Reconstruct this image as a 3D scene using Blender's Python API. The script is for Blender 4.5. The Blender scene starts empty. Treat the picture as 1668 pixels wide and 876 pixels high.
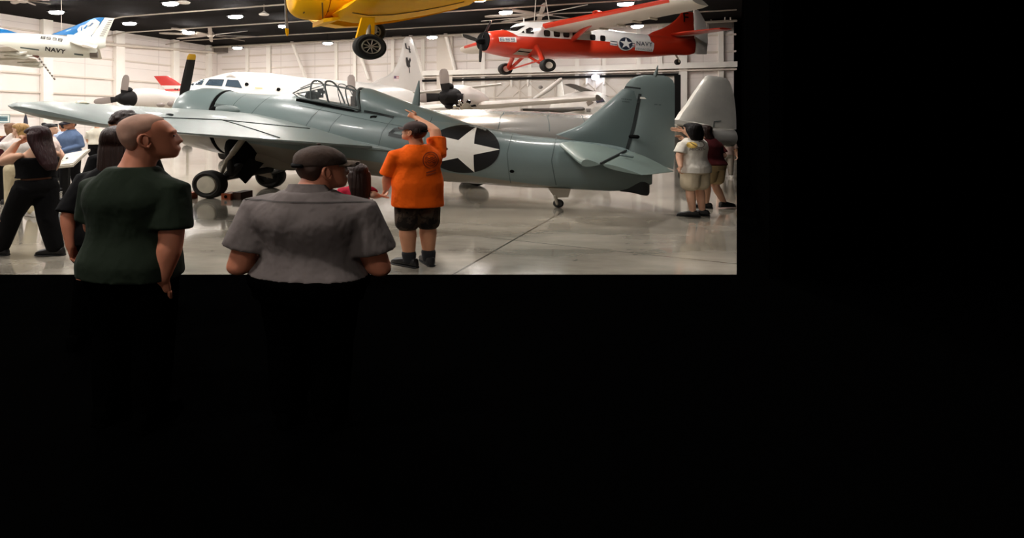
import bpy, bmesh, math, random
from mathutils import Vector, Matrix
from mathutils.bvhtree import BVHTree
RND = random.Random(7)
SC = bpy.context.scene
COL = SC.collection
PI = math.pi
# ---------------------------------------------------------------- camera model
F, CX, CY, CH = 942.0, 600.0, 200.0, 1.70     # focal length in pixels of the 1668 wide frame, horizon, eye height
K = 1.41                                       # the photograph shows everything this much wider than tall
def P(px, py, d):
    return Vector(((px - CX) / F * d, d, CH - (py - CY) / F * d))

cam = bpy.data.cameras.new('camera')
cam.sensor_fit = 'HORIZONTAL'; cam.sensor_width = 36.0
cam.lens = F / 1668 * 36.0
cam.shift_x = (834 - CX) / 1668.0
cam.shift_y = -(438 - CY) / 1668.0
cam.clip_end = 300; cam.clip_start = 0.05
camo = bpy.data.objects.new('camera', cam); COL.objects.link(camo)
camo.location = (0, 0, CH); camo.rotation_euler = (PI / 2, 0, 0)
SC.camera = camo

# ---------------------------------------------------------------- materials
def lin(h):
    h = h.lstrip('#')
    def f(v):
        v /= 255.0
        return v / 12.92 if v <= 0.04045 else ((v + 0.055) / 1.055) ** 2.4
    return tuple(f(int(h[i:i + 2], 16)) for i in (0, 2, 4)) + (1.0,)
_M = {}
def nodes_of(m):
    return m.node_tree.nodes, m.node_tree.links, m.node_tree.nodes['Principled BSDF']
def mat(name, col, rough=0.6, metal=0.0, spec=0.5, noise=0.0, nscale=6.0, bump=0.0, bscale=40.0, coat=0.0, stretch=None):
    if name in _M: return _M[name]
    m = bpy.data.materials.new(name); m.use_nodes = True
    N, L, b = nodes_of(m)
    c = lin(col) if isinstance(col, str) else tuple(col) + (1.0,)
    b.inputs['Base Color'].default_value = c
    b.inputs['Roughness'].default_value = rough
    b.inputs['Metallic'].default_value = metal
    b.inputs['Specular IOR Level'].default_value = spec
    b.inputs['Coat Weight'].default_value = coat
    if noise or bump:
        tc = N.new('ShaderNodeTexCoord')
        src = tc.outputs['Object']
        if stretch:
            mp = N.new('ShaderNodeMapping'); mp.inputs['Scale'].default_value = stretch
            L.new(src, mp.inputs['Vector']); src = mp.outputs['Vector']
    if noise:
        n = N.new('ShaderNodeTexNoise'); n.inputs['Scale'].default_value = nscale; n.inputs['Detail'].default_value = 5
        L.new(src, n.inputs['Vector'])
        r = N.new('ShaderNodeValToRGB')
        r.color_ramp.elements[0].position = 0.3; r.color_ramp.elements[1].position = 0.7
        r.color_ramp.elements[0].color = tuple(v * (1 - noise) for v in c[:3]) + (1,)
        r.color_ramp.elements[1].color = tuple(min(1, v * (1 + noise)) for v in c[:3]) + (1,)
        L.new(n.outputs['Fac'], r.inputs['Fac']); L.new(r.outputs['Color'], b.inputs['Base Color'])
    if bump:
        n2 = N.new('ShaderNodeTexNoise'); n2.inputs['Scale'].default_value = bscale; n2.inputs['Detail'].default_value = 3
        L.new(src, n2.inputs['Vector'])
        bp = N.new('ShaderNodeBump'); bp.inputs['Strength'].default_value = bump; bp.inputs['Distance'].default_value = 0.02
        L.new(n2.outputs['Fac'], bp.inputs['Height']); L.new(bp.outputs['Normal'], b.inputs['Normal'])
    _M[name] = m
    return m
def emit(name, col, strength):
    if name in _M: return _M[name]
    m = bpy.data.materials.new(name); m.use_nodes = True
    N, L, b = nodes_of(m)
    b.inputs['Base Color'].default_value = lin(col)
    b.inputs['Emission Color'].default_value = lin(col)
    b.inputs['Emission Strength'].default_value = strength
    _M[name] = m
    return m
def glass(name, col, alpha, rough=0.05):
    if name in _M: return _M[name]
    m = bpy.data.materials.new(name); m.use_nodes = True
    N, L, b = nodes_of(m)
    b.inputs['Base Color'].default_value = lin(col)
    b.inputs['Roughness'].default_value = rough
    b.inputs['Alpha'].default_value = alpha
    _M[name] = m
    return m
def two_tone(name, cola, colb, rough, lines, coat=0.0, metal=0.0):
    """cola below, colb above: colb where every line a*x+b*z+c > 0 (object space) of one of the groups holds."""
    m = bpy.data.materials.new(name); m.use_nodes = True
    N, L, b = nodes_of(m)
    tc = N.new('ShaderNodeTexCoord'); sx = N.new('ShaderNodeSeparateXYZ'); L.new(tc.outputs['Object'], sx.inputs[0])
    tot = None
    for grp in lines:
        g = None
        for (a, bz, c) in grp:
            m1 = N.new('ShaderNodeMath'); m1.operation = 'MULTIPLY'; m1.inputs[1].default_value = a; L.new(sx.outputs['X'], m1.inputs[0])
            m2 = N.new('ShaderNodeMath'); m2.operation = 'MULTIPLY_ADD'; m2.inputs[1].default_value = bz; L.new(sx.outputs['Z'], m2.inputs[0]); L.new(m1.outputs[0], m2.inputs[2])
            m3 = N.new('ShaderNodeMath'); m3.operation = 'GREATER_THAN'; m3.inputs[1].default_value = -c; L.new(m2.outputs[0], m3.inputs[0])
            if g is None: g = m3
            else:
                mm = N.new('ShaderNodeMath'); mm.operation = 'MINIMUM'; L.new(g.outputs[0], mm.inputs[0]); L.new(m3.outputs[0], mm.inputs[1]); g = mm
        if tot is None: tot = g
        else:
            mm = N.new('ShaderNodeMath'); mm.operation = 'MAXIMUM'; L.new(tot.outputs[0], mm.inputs[0]); L.new(g.outputs[0], mm.inputs[1]); tot = mm
    mx = N.new('ShaderNodeMix'); mx.data_type = 'RGBA'
    mx.inputs['A'].default_value = lin(cola); mx.inputs['B'].default_value = lin(colb)
    L.new(tot.outputs[0], mx.inputs['Factor']); L.new(mx.outputs['Result'], b.inputs['Base Color'])
    b.inputs['Roughness'].default_value = rough; b.inputs['Coat Weight'].default_value = coat; b.inputs['Metallic'].default_value = metal
    return m
def line_through(p, q):
    """a*x+b*z+c, positive above the line p-q (points are (x, z))"""
    a = -(q[1] - p[1]); b = q[0] - p[0]
    if b < 0 or (b == 0 and a < 0): a, b = -a, -b
    return (a, b, -(a * p[0] + b * p[1]))

# ---------------------------------------------------------------- mesh builder
class MB:
    def __init__(s): s.v = []; s.f = []; s.m = []
    def loft(s, rings, cap0=True, cap1=True, closed=True, mi=0):
        n = len(rings[0]); base = len(s.v)
        for r in rings: s.v.extend(Vector(p) for p in r)
        for i in range(len(rings) - 1):
            for j in range(n if closed else n - 1):
                k = (j + 1) % n
                s.f.append((base + i * n + j, base + i * n + k, base + (i + 1) * n + k, base + (i + 1) * n + j)); s.m.append(mi)
        if cap0: s.f.append(tuple(base + j for j in range(n - 1, -1, -1))); s.m.append(mi)
        if cap1: s.f.append(tuple(base + (len(rings) - 1) * n + j for j in range(n))); s.m.append(mi)
        return s
    def box(s, c, size, rot=None, mi=0):
        c = Vector(c); hx, hy, hz = (v / 2 for v in size)
        pts = [Vector((x, y, z)) for z in (-hz, hz) for x, y in ((-hx, -hy), (hx, -hy), (hx, hy), (-hx, hy))]
        if rot is not None: pts = [rot @ p for p in pts]
        b = len(s.v); s.v.extend(p + c for p in pts)
        for f in ((3, 2, 1, 0), (4, 5, 6, 7), (0, 1, 5, 4), (1, 2, 6, 5), (2, 3, 7, 6), (3, 0, 4, 7)):
            s.f.append(tuple(b + i for i in f)); s.m.append(mi)
        return s
    def tube(s, pts, rad, seg=12, caps=True, mi=0, flat=None):
        """tapered tube with rounded ends; rad: number or list; flat: (axis vector, factor) squashes the section along an axis"""
        pts = [Vector(p) for p in pts]; n = len(pts)
        if not isinstance(rad, (list, tuple)): rad = [rad] * n
        tans = []
        for i in range(n):
            t = (pts[min(i + 1, n - 1)] - pts[max(i - 1, 0)])
            tans.append(t.normalized() if t.length > 1e-9 else Vector((0, 0, 1)))
        ref = Vector((0, 0, 1)) if abs(tans[0].z) < 0.9 else Vector((1, 0, 0))
        u = tans[0].cross(ref).normalized()
        rings = []
        def ring(c, t, u, r):
            w = t.cross(u)
            out = []
            for k in range(seg):
                a = 2 * PI * k / seg
                o = (u * math.cos(a) + w * math.sin(a)) * r
                if flat is not None:
                    ax = Vector(flat[0]); o = o - ax * (o.dot(ax) * (1 - flat[1]))
                out.append(c + o)
            return out
        frames = []
        for i in range(n):
            u = (u - tans[i] * u.dot(tans[i])).normalized(); frames.append(u.copy())
        if caps:
            for a in (80, 50, 22):
                a = math.radians(a); rings.append(ring(pts[0] - tans[0] * math.sin(a) * rad[0], tans[0], frames[0], rad[0] * math.cos(a)))
        for i in range(n): rings.append(ring(pts[i], tans[i], frames[i], rad[i]))
        if caps:
            for a in (22, 50, 80):
                a = math.radians(a); rings.append(ring(pts[-1] + tans[-1] * math.sin(a) * rad[-1], tans[-1], frames[-1], rad[-1] * math.cos(a)))
        return s.loft(rings, mi=mi)
    def bar(s, a, b, w, h=None, mi=0):
        """square bar between two points"""
        a, b = Vector(a), Vector(b); h = w if h is None else h
        t = (b - a).normalized(); ref = Vector((0, 0, 1)) if abs(t.z) < 0.95 else Vector((1, 0, 0))
        u = t.cross(ref).normalized(); v = u.cross(t)
        r = lambda c: [c + u * w / 2 + v * h / 2, c - u * w / 2 + v * h / 2, c - u * w / 2 - v * h / 2, c + u * w / 2 - v * h / 2]
        return s.loft([r(a), r(b)], mi=mi)
    def ell(s, c, rx, ry, rz, seg=16, rng=10, mat3=None, mi=0):
        c = Vector(c); rings = []
        for i in range(rng + 1):
            a = -PI / 2 + PI * (i + 0.02) / (rng + 0.04)
            ring = []
            for k in range(seg):
                b = 2 * PI * k / seg
                p = Vector((rx * math.cos(a) * math.cos(b), ry * math.cos(a) * math.sin(b), rz * math.sin(a)))
                ring.append(c + (mat3 @ p if mat3 is not None else p))
            rings.append(ring)
        return s.loft(rings, mi=mi)
    def lathe(s, c, axis, prof, seg=28, sx=1.0, mi=0, up=(0, 0, 1), caps=True):
        """prof: (along axis, radius); the section is widened by sx across the horizontal"""
        c = Vector(c); t = Vector(axis).normalized(); up = Vector(up)
        u = up.cross(t)
        u = u.normalized() if u.length > 1e-6 else Vector((1, 0, 0))
        w = t.cross(u)
        rings = [[c + t * a + u * (r * sx * math.cos(2 * PI * k / seg)) + w * (r * math.sin(2 * PI * k / seg)) for k in range(seg)] for a, r in prof]
        return s.loft(rings, caps, caps, mi=mi)
    def prism(s, pts, off, mi=0):
        """polygon (3-D points) extruded by vector off"""
        off = Vector(off); n = len(pts); b = len(s.v)
        s.v.extend(Vector(p) for p in pts); s.v.extend(Vector(p) + off for p in pts)
        s.f.append(tuple(b + i for i in range(n - 1, -1, -1))); s.f.append(tuple(b + n + i for i in range(n)))
        for i in range(n):
            k = (i + 1) % n
            s.f.append((b + i, b + k, b + n + k, b + n + i))
        s.m.extend([mi] * (n + 2))
        return s
    def xf(s, fn): s.v = [fn(p) for p in s.v]; return s
    def mesh(s, name='m'):
        me = bpy.data.meshes.new(name)
        me.from_pydata([tuple(p) for p in s.v], [], s.f)
        me.polygons.foreach_set('material_index', s.m)
        me.update()
        return me
    def build(s, name, mats, parent=None, smooth=True, sharp=35, me=None):
        me = me or s.mesh(name)
        me.name = name
        bm = bmesh.new(); bm.from_mesh(me)
        bmesh.ops.recalc_face_normals(bm, faces=bm.faces)
        bm.to_mesh(me); bm.free()
        for m in (mats if isinstance(mats, (list, tuple)) else [mats]): me.materials.append(m)
        if smooth:
            me.polygons.foreach_set('use_smooth', [True] * len(me.polygons))
            if sharp: me.set_sharp_from_angle(angle=math.radians(sharp))
        o = bpy.data.objects.new(name, me); COL.objects.link(o)
        if parent is not None: o.parent = parent
        return o
def tag(o, label, cat, group=None, kind=None):
    if label: o['label'] = label
    if cat: o['category'] = cat
    if group: o['group'] = group
    if kind: o['kind'] = kind
    return o
def thing(name, label, cat, loc=(0, 0, 0), yaw=0.0, group=None):
    o = bpy.data.objects.new(name, None); COL.objects.link(o)
    o.location = loc; o.rotation_euler = (0, 0, yaw); o.empty_display_size = 0.1
    return tag(o, label, cat, group)
def struct(o):
    o['kind'] = 'structure'; return o
def fuse(mb, voxel, smooth=4):
    """weld overlapping solids into one continuous skin"""
    me = mb.mesh('t')
    bm = bmesh.new(); bm.from_mesh(me); bmesh.ops.recalc_face_normals(bm, faces=bm.faces); bm.to_mesh(me); bm.free()
    o = bpy.data.objects.new('t', me); COL.objects.link(o)
    r = o.modifiers.new('r', 'REMESH'); r.mode = 'VOXEL'; r.voxel_size = voxel; r.adaptivity = 0
    if smooth:
        q = o.modifiers.new('s', 'SMOOTH'); q.factor = 0.5; q.iterations = smooth
    dg = bpy.context.evaluated_depsgraph_get()
    out = bpy.data.meshes.new_from_object(o.evaluated_get(dg))
    bpy.data.objects.remove(o); bpy.data.meshes.remove(me)
    return out
def catmull(rows, sub):
    """smooth resampling of rows of numbers"""
    out = []
    n = len(rows)
    for i in range(n - 1):
        p0, p1, p2, p3 = rows[max(i - 1, 0)], rows[i], rows[i + 1], rows[min(i + 2, n - 1)]
        for k in range(sub):
            t = k / sub
            out.append(tuple(0.5 * ((2 * b) + (c - a) * t + (2 * a - 5 * b + 4 * c - d) * t * t + (3 * b - a - 3 * c + d) * t ** 3) for a, b, c, d in zip(p0, p1, p2, p3)))
    out.append(tuple(rows[-1]))
    return out
def section(s, zc, hw, hh, n=2.0, seg=36):
    ring = []
    for k in range(seg):
        a = 2 * PI * k / seg
        c, q = math.cos(a), math.sin(a)
        ring.append(Vector((s, hw * math.copysign(abs(c) ** (2 / n), c), zc + hh * math.copysign(abs(q) ** (2 / n), q))))
    return ring
def airfoil_ring(le, te, up, thick, n=9):
    """closed ring around an airfoil from le to te; up = thickness direction; thick = absolute max thickness"""
    le, te, up = Vector(le), Vector(te), Vector(up)
    xs = [0.5 * (1 - math.cos(PI * i / (n - 1))) for i in range(n)]
    yt = lambda x: 5 * (0.2969 * math.sqrt(x) - 0.126 * x - 0.3516 * x * x + 0.2843 * x ** 3 - 0.1015 * x ** 4) + 0.02 * x
    upper = [le + (te - le) * x + up * (yt(x) * thick) for x in reversed(xs)]
    lower = [le + (te - le) * x - up * (yt(x) * thick) for x in xs[1:]]
    return upper + lower
class Frame:
    """a vehicle's own axes: x runs from nose to tail, y away from the viewer, z up"""
    def __init__(s, name, label, cat, ox, oy, yaw, oz=0.0, group=None):
        s.ox, s.oy, s.oz = ox, oy, oz
        s.u = (math.cos(yaw), math.sin(yaw)); s.w = (-math.sin(yaw), math.cos(yaw))
        s.o = thing(name, label, cat, (ox, oy, oz), yaw, group) if name else None
    def sz(s, px, py, t=0.0):
        r = (px - CX) / F
        bx, by = s.ox + t * s.w[0], s.oy + t * s.w[1]
        a = (r * by - bx) / (s.u[0] - r * s.u[1])
        d = by + a * s.u[1]
        return a, CH - (py - CY) / F * d - s.oz
    def pt(s, px, py, t=0.0):
        a, z = s.sz(px, py, t); return Vector((a, t, z))
    def loc(s, w):
        dx, dy = w[0] - s.ox, w[1] - s.oy
        return Vector((dx * s.u[0] + dy * s.u[1], dx * s.w[0] + dy * s.w[1], w[2] - s.oz))
    def rows(s, lst):
        """(px, ytop, ybot, hw, n) -> (s, zc, hw, hh, n)"""
        out = []
        for r in lst:
            a, zt = s.sz(r[0], r[1]); _, zb = s.sz(r[0], r[2])
            out.append((a, (zt + zb) / 2, r[3], (zt - zb) / 2, r[4] if len(r) > 4 else 2.0))
        return out
def body_loft(rows, sub=4, seg=36, mb=None, mi=0):
    mb = mb or MB()
    rr = catmull(rows, sub)
    mb.loft([section(a, zc, max(hw, .01), max(hh, .01), n, seg) for a, zc, hw, hh, n in rr], mi=mi)
    return mb
def wheel(mb_tire, mb_hub, c, axis, rz, width, sx=K, hub=0.5, seg=28):
    """tyre of height 2*rz and its hub; wider than tall by sx like all else here"""
    w = width / 2
    mb_tire.lathe(c, axis, [(-w * .5, rz * hub), (-w * .8, rz * (hub + .08)), (-w, rz * .8), (-w * .82, rz * .94), (-w * .4, rz), (w * .4, rz), (w * .82, rz * .94), (w, rz * .8), (w * .8, rz * (hub + .08)), (w * .5, rz * hub)], seg, sx)
    mb_hub.lathe(c, axis, [(-w * .62, rz * .05), (-w * .62, rz * (hub - .06)), (-w * .75, rz * hub), (-w * .4, rz * (hub + .02)), (w * .4, rz * (hub + .02)), (w * .75, rz * hub), (w * .62, rz * (hub - .06)), (w * .62, rz * .05)], seg, sx)
# ---------------------------------------------------------------- decals laid onto a surface (in the local axes of a vehicle)
def bvh_of(objs):
    vs, fs = [], []
    for o in objs:
        b = len(vs); vs += [v.co.copy() for v in o.data.vertices]; fs += [tuple(b + i for i in p.vertices) for p in o.data.polygons]
    return BVHTree.FromPolygons(vs, fs)
def lay(me_pts, faces, tree, name, m, parent, off=0.012, side=-1, miss=None):
    v = []
    for (a, z) in me_pts:
        h = tree.ray_cast(Vector((a, side * 30, z)), Vector((0, -side, 0)))
        y = h[0].y if h[0] is not None else (miss if miss is not None else 0)
        v.append((a, y + side * off, z))
    me = bpy.data.meshes.new(name); me.from_pydata(v, [], faces); me.update()
    me.materials.append(m)
    o = bpy.data.objects.new(name, me); COL.objects.link(o); o.parent = parent
    return o
def fan(center, outline, rings=6, dens=4):
    """points and faces filling a star-shaped outline from its centre"""
    ol = []
    n = len(outline)
    for i in range(n):
        p, q = outline[i], outline[(i + 1) % n]
        for k in range(dens): ol.append((p[0] + (q[0] - p[0]) * k / dens, p[1] + (q[1] - p[1]) * k / dens))
    n = len(ol); pts = [center]; fs = []
    for r in range(1, rings + 1):
        for p in ol: pts.append((center[0] + (p[0] - center[0]) * r / rings, center[1] + (p[1] - center[1]) * r / rings))
    for j in range(n): fs.append((0, 1 + j, 1 + (j + 1) % n))
    for r in range(rings - 1):
        for j in range(n):
            a = 1 + r * n; k = (j + 1) % n
            fs.append((a + j, a + n + j, a + n + k, a + k))
    return pts, fs
def quad_grid(c, nx=8, ny=4):
    """c: TL, TR, BR, BL"""
    pts = []; fs = []
    for j in range(ny + 1):
        for i in range(nx + 1):
            u, v = i / nx, j / ny
            pts.append(tuple((c[0][k] * (1 - u) + c[1][k] * u) * (1 - v) + (c[3][k] * (1 - u) + c[2][k] * u) * v for k in (0, 1)))
    for j in range(ny):
        for i in range(nx):
            a = j * (nx + 1) + i; fs.append((a, a + 1, a + nx + 2, a + nx + 1))
    return pts, fs
def text_shape(body, c, cuts=1, thin=0.0):
    """lettering filling the quad c (TL, TR, BR, BL)"""
    cu = bpy.data.curves.new('t', 'FONT'); cu.body = body; cu.resolution_u = 3; cu.offset = thin; cu.space_character = 1.12
    o = bpy.data.objects.new('t', cu); COL.objects.link(o)
    dg = bpy.context.evaluated_depsgraph_get()
    me = bpy.data.meshes.new_from_object(o.evaluated_get(dg))
    bpy.data.objects.remove(o); bpy.data.curves.remove(cu)
    bm = bmesh.new(); bm.from_mesh(me)
    bmesh.ops.triangulate(bm, faces=bm.faces)
    if cuts: bmesh.ops.subdivide_edges(bm, edges=bm.edges, cuts=cuts)
    xs = [v.co.x for v in bm.verts]; ys = [v.co.y for v in bm.verts]
    x0, x1, y0, y1 = min(xs), max(xs), min(ys), max(ys)
    bm.verts.ensure_lookup_table()
    pts = []
    for v in bm.verts:
        u, w = (v.co.x - x0) / (x1 - x0), 1 - (v.co.y - y0) / (y1 - y0)
        pts.append(tuple((c[0][k] * (1 - u) + c[1][k] * u) * (1 - w) + (c[3][k] * (1 - u) + c[2][k] * u) * w for k in (0, 1)))
    fs = [tuple(v.index for v in f.verts) for f in bm.faces]
    bm.free(); bpy.data.meshes.remove(me)
    return pts, fs
BARS = {'8': 'abcdefg', '5': 'afgcd', '3': 'abgcd', '6': 'afgedc', '9': 'abfgcd'}
def block_text(body, c, tx=.2, tz=.17, gap=.28):
    """square-cornered numerals filling the quad c (TL, TR, BR, BL)"""
    pts, fs = [], []
    n = len(body); w = 1.0 / (n + gap * (n - 1)); 
    for i, ch in enumerate(body):
        x0 = i * w * (1 + gap)
        seg = {'a': (0, 1, 0, tz), 'g': (0, 1, .5 - tz / 2, .5 + tz / 2), 'd': (0, 1, 1 - tz, 1), 'f': (0, tx, 0, .5), 'b': (1 - tx, 1, 0, .5), 'e': (0, tx, .5, 1), 'c': (1 - tx, 1, .5, 1)}
        for k in BARS[ch]:
            u0, u1, v0, v1 = seg[k]
            q = []
            for u, v in ((u0, v0), (u1, v0), (u1, v1), (u0, v1)):
                u = x0 + u * w
                q.append(tuple((c[0][j] * (1 - u) + c[1][j] * u) * (1 - v) + (c[3][j] * (1 - u) + c[2][j] * u) * v for j in (0, 1)))
            p2, f2 = quad_grid(q, 3, 3); b = len(pts); pts += p2; fs += [tuple(b + j for j in f) for f in f2]
    return pts, fs
def star_pts(c, rx, rz, rot=0.0, inner=0.382):
    return [(c[0] + rx * (1 if i % 2 == 0 else inner) * math.sin(rot + PI * i / 5), c[1] + rz * (1 if i % 2 == 0 else inner) * math.cos(rot + PI * i / 5)) for i in range(10)]
def circ_pts(c, rx, rz, n=36):
    return [(c[0] + rx * math.cos(2 * PI * i / n), c[1] + rz * math.sin(2 * PI * i / n)) for i in range(n)]
LAMP = 70.0; EXPO = 1.5
# ---------------------------------------------------------------- the hall
ZC = 9.55                                             # underside of the roof
A = Vector((-15.7, 60.0, 0)); E = Vector((28.4, 44.5, 0))
eb = (E - A).normalized(); nb = Vector((eb.y, -eb.x, 0))      # along the back wall, and out of it into the hall
LW = Vector((-26.4, 41.5, 0)); el = (LW - A).normalized(); nl = Vector((-el.y, el.x, 0))
if nl.dot(-A) < 0: nl = -nl
def on_back(px, z=0.0, off=0.0):
    r = (px - CX) / F; b = A + nb * off
    t = (r * b.y - b.x) / (eb.x - r * eb.y)
    p = b + eb * t; p.z = z; return p
def on_left(px, z=0.0, off=0.0):
    r = (px - CX) / F; b = A + nl * off
    t = (r * b.y - b.x) / (el.x - r * el.y)
    p = b + el * t; p.z = z; return p
def z_at(py, d): return CH - (py - CY) / F * d

def wall_mat():
    m = mat('wall paint', '#e9dfd4', 0.55, spec=0.3)
    N, L, b = nodes_of(m)
    tc = N.new('ShaderNodeTexCoord'); sx = N.new('ShaderNodeSeparateXYZ'); L.new(tc.outputs['Object'], sx.inputs[0])
    def seam(sock, period, w):
        a = N.new('ShaderNodeMath'); a.operation = 'MULTIPLY'; a.inputs[1].default_value = 1 / period; L.new(sock, a.inputs[0])
        f = N.new('ShaderNodeMath'); f.operation = 'FRACT'; L.new(a.outputs[0], f.inputs[0])
        g = N.new('ShaderNodeMath'); g.operation = 'LESS_THAN'; g.inputs[1].default_value = w; L.new(f.outputs[0], g.inputs[0])
        return g.outputs[0]
    mx = N.new('ShaderNodeMath'); mx.operation = 'MAXIMUM'
    L.new(seam(sx.outputs['X'], 3.7, 0.014), mx.inputs[0]); L.new(seam(sx.outputs['Z'], 1.3, 0.025), mx.inputs[1])
    n = N.new('ShaderNodeTexNoise'); n.inputs['Scale'].default_value = 0.35; L.new(tc.outputs['Object'], n.inputs['Vector'])
    c0 = N.new('ShaderNodeMix'); c0.data_type = 'RGBA'; c0.inputs['A'].default_value = lin('#e6dcd6'); c0.inputs['B'].default_value = lin('#f0e8e3')
    L.new(n.outputs['Fac'], c0.inputs['Factor'])
    c = N.new('ShaderNodeMix'); c.data_type = 'RGBA'; c.inputs['B'].default_value = lin('#b3a8a0')
    L.new(c0.outputs['Result'], c.inputs['A'])
    k = N.new('ShaderNodeMath'); k.operation = 'MULTIPLY'; k.inputs[1].default_value = 0.5; L.new(mx.outputs[0], k.inputs[0])
    L.new(k.outputs[0], c.inputs['Factor']); L.new(c.outputs['Result'], b.inputs['Base Color'])
    return m
MW = wall_mat()
MWHITE = mat('white steel', '#f2ece4', 0.45, spec=0.4)
MBEAM = mat('cream steel', '#d9cec2', 0.5, spec=0.4)
MBLACK = mat('black paint', '#070606', 0.7, spec=.2)
MDARK = mat('roof insulation', '#0d0807', 0.95, spec=.1, noise=0.25, nscale=0.6)
MVOID = mat('added black', (0.0006, 0.0006, 0.0006), 1.0, spec=0.0)  # near-zero black for the added matting and partition

def wall_box(name, a, e, n, length, m, z0=0.0, z1=ZC, th=0.25, start=0.0):
    """wall in its own axes so that its panel seams follow it"""
    yaw = math.atan2(e.y, e.x)
    mb = MB().box((start + length / 2, 0, (z0 + z1) / 2), (length, th, z1 - z0))
    o = mb.build(name, m, smooth=False)
    c = a - n * th / 2
    o.location = (c.x, c.y, 0); o.rotation_euler = (0, 0, yaw)
    return struct(o)
wall_box('wall_back', A, eb, nb, 46.5, MW)
wall_box('wall_left', A, el, nl, 46, MW, start=0.0)
wall_box('wall_front', Vector((-48, -17, 0)), Vector((1, 0, 0)), Vector((0, 1, 0)), 74, MW)

# polished concrete, and black matting added before and beside it to stay dark
def concrete():
    m = bpy.data.materials.new('polished concrete'); m.use_nodes = True
    N, L, b = nodes_of(m)
    tc = N.new('ShaderNodeTexCoord')
    mp = N.new('ShaderNodeMapping'); mp.inputs['Rotation'].default_value = (0, 0, 0.33); mp.inputs['Scale'].default_value = (0.35, 0.8, 1)
    L.new(tc.outputs['Object'], mp.inputs['Vector'])
    n = N.new('ShaderNodeTexNoise'); n.inputs['Scale'].default_value = 1.2; n.inputs['Detail'].default_value = 6; n.inputs['Roughness'].default_value = 0.6; L.new(mp.outputs['Vector'], n.inputs['Vector'])
    r = N.new('ShaderNodeValToRGB'); r.color_ramp.elements[0].position = 0.32; r.color_ramp.elements[1].position = 0.68
    r.color_ramp.elements[0].color = lin('#7c766a'); r.color_ramp.elements[1].color = lin('#b9b1a2')
    L.new(n.outputs['Fac'], r.inputs['Fac'])
    # saw-cut joints every few metres, square to the hall
    mj = N.new('ShaderNodeMapping'); mj.vector_type = 'TEXTURE'; mj.inputs['Rotation'].default_value = (0, 0, JR); mj.inputs['Location'].default_value = (JX, JY, 0)
    L.new(tc.outputs['Object'], mj.inputs['Vector'])
    sx = N.new('ShaderNodeSeparateXYZ'); L.new(mj.outputs['Vector'], sx.inputs[0])
    def joint(sock, period, w):
        a = N.new('ShaderNodeMath'); a.operation = 'MULTIPLY_ADD'; a.inputs[1].default_value = 1 / period; a.inputs[2].default_value = 0.5; L.new(sock, a.inputs[0])
        f = N.new('ShaderNodeMath'); f.operation = 'FRACT'; L.new(a.outputs[0], f.inputs[0])
        s = N.new('ShaderNodeMath'); s.operation = 'SUBTRACT'; s.inputs[1].default_value = 0.5; L.new(f.outputs[0], s.inputs[0])
        q = N.new('ShaderNodeMath'); q.operation = 'ABSOLUTE'; L.new(s.outputs[0], q.inputs[0])
        g = N.new('ShaderNodeMath'); g.operation = 'LESS_THAN'; g.inputs[1].default_value = w / period; L.new(q.outputs[0], g.inputs[0])
        return g.outputs[0]
    mx = N.new('ShaderNodeMath'); mx.operation = 'MAXIMUM'
    L.new(joint(sx.outputs['X'], 7.5, 0.015), mx.inputs[0]); L.new(joint(sx.outputs['Y'], 7.5, 0.011), mx.inputs[1])
    c = N.new('ShaderNodeMix'); c.data_type = 'RGBA'; c.inputs['B'].default_value = lin('#4b433a')
    L.new(r.outputs['Color'], c.inputs['A']); L.new(mx.outputs[0], c.inputs['Factor']); L.new(c.outputs['Result'], b.inputs['Base Color'])
    n2 = N.new('ShaderNodeTexNoise'); n2.inputs['Scale'].default_value = 2.0; n2.inputs['Detail'].default_value = 4; L.new(mp.outputs['Vector'], n2.inputs['Vector'])
    mr = N.new('ShaderNodeMapRange'); mr.inputs['To Min'].default_value = 0.06; mr.inputs['To Max'].default_value = 0.17; L.new(n2.outputs['Fac'], mr.inputs['Value'])
    L.new(mr.outputs['Result'], b.inputs['Roughness'])
    b.inputs['Specular IOR Level'].default_value = 0.75
    b.inputs['Coat Weight'].default_value = 0.35; b.inputs['Coat Roughness'].default_value = 0.04
    return m
# the long joint at the right of the photograph runs through these two floor points
j0 = P(905, 447, 1601.4 / 247); j1 = P(1025, 335, 1601.4 / 135)
JR = math.atan2(j1.y - j0.y, j1.x - j0.x) - PI / 2; JX, JY = j0.x, j0.y + 1.9
YF = 1601.4 / 247.0                                    # where the concrete gives way to the added black matting
RR = (1200 - CX) / F
cpts = [(-12, YF), (RR * YF, YF), (RR * 62, 62), (-48, 62), (-48, YF)]
struct(MB().prism([(x, y, -0.2) for x, y in cpts], (0, 0, 0.2)).build('floor', concrete(), smooth=False))
bpts = [(-30, -17), (60, -17), (60, 62), (RR * 62 + .002, 62), (RR * YF + .002, YF), (RR * YF, YF - .002), (-30, YF - .002)]
struct(MB().prism([(x, y, -0.2) for x, y in bpts], (0, 0, 0.2)).build('floor_added_mat', MVOID, smooth=False))
# black partition added on the right to keep that side dark
pv = Vector((1, -RR, 0)).normalized() * 0.12
qv = pv * 2.5
struct(MB().prism([Vector(p_) + qv for p_ in ((RR * YF, YF, 0), (RR * 48.2, 48.2, 0), (RR * 48.2, 48.2, ZC), (RR * YF, YF, ZC))], pv).build('added_partition', MVOID, smooth=False))
# roof
struct(MB().prism([(-50, -18, ZC), (24, -18, ZC), (6, 6, ZC), (RR * 62, 62, ZC), (-50, 62, ZC)], (0, 0, 0.3)).build('ceiling', MDARK, smooth=False))

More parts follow.
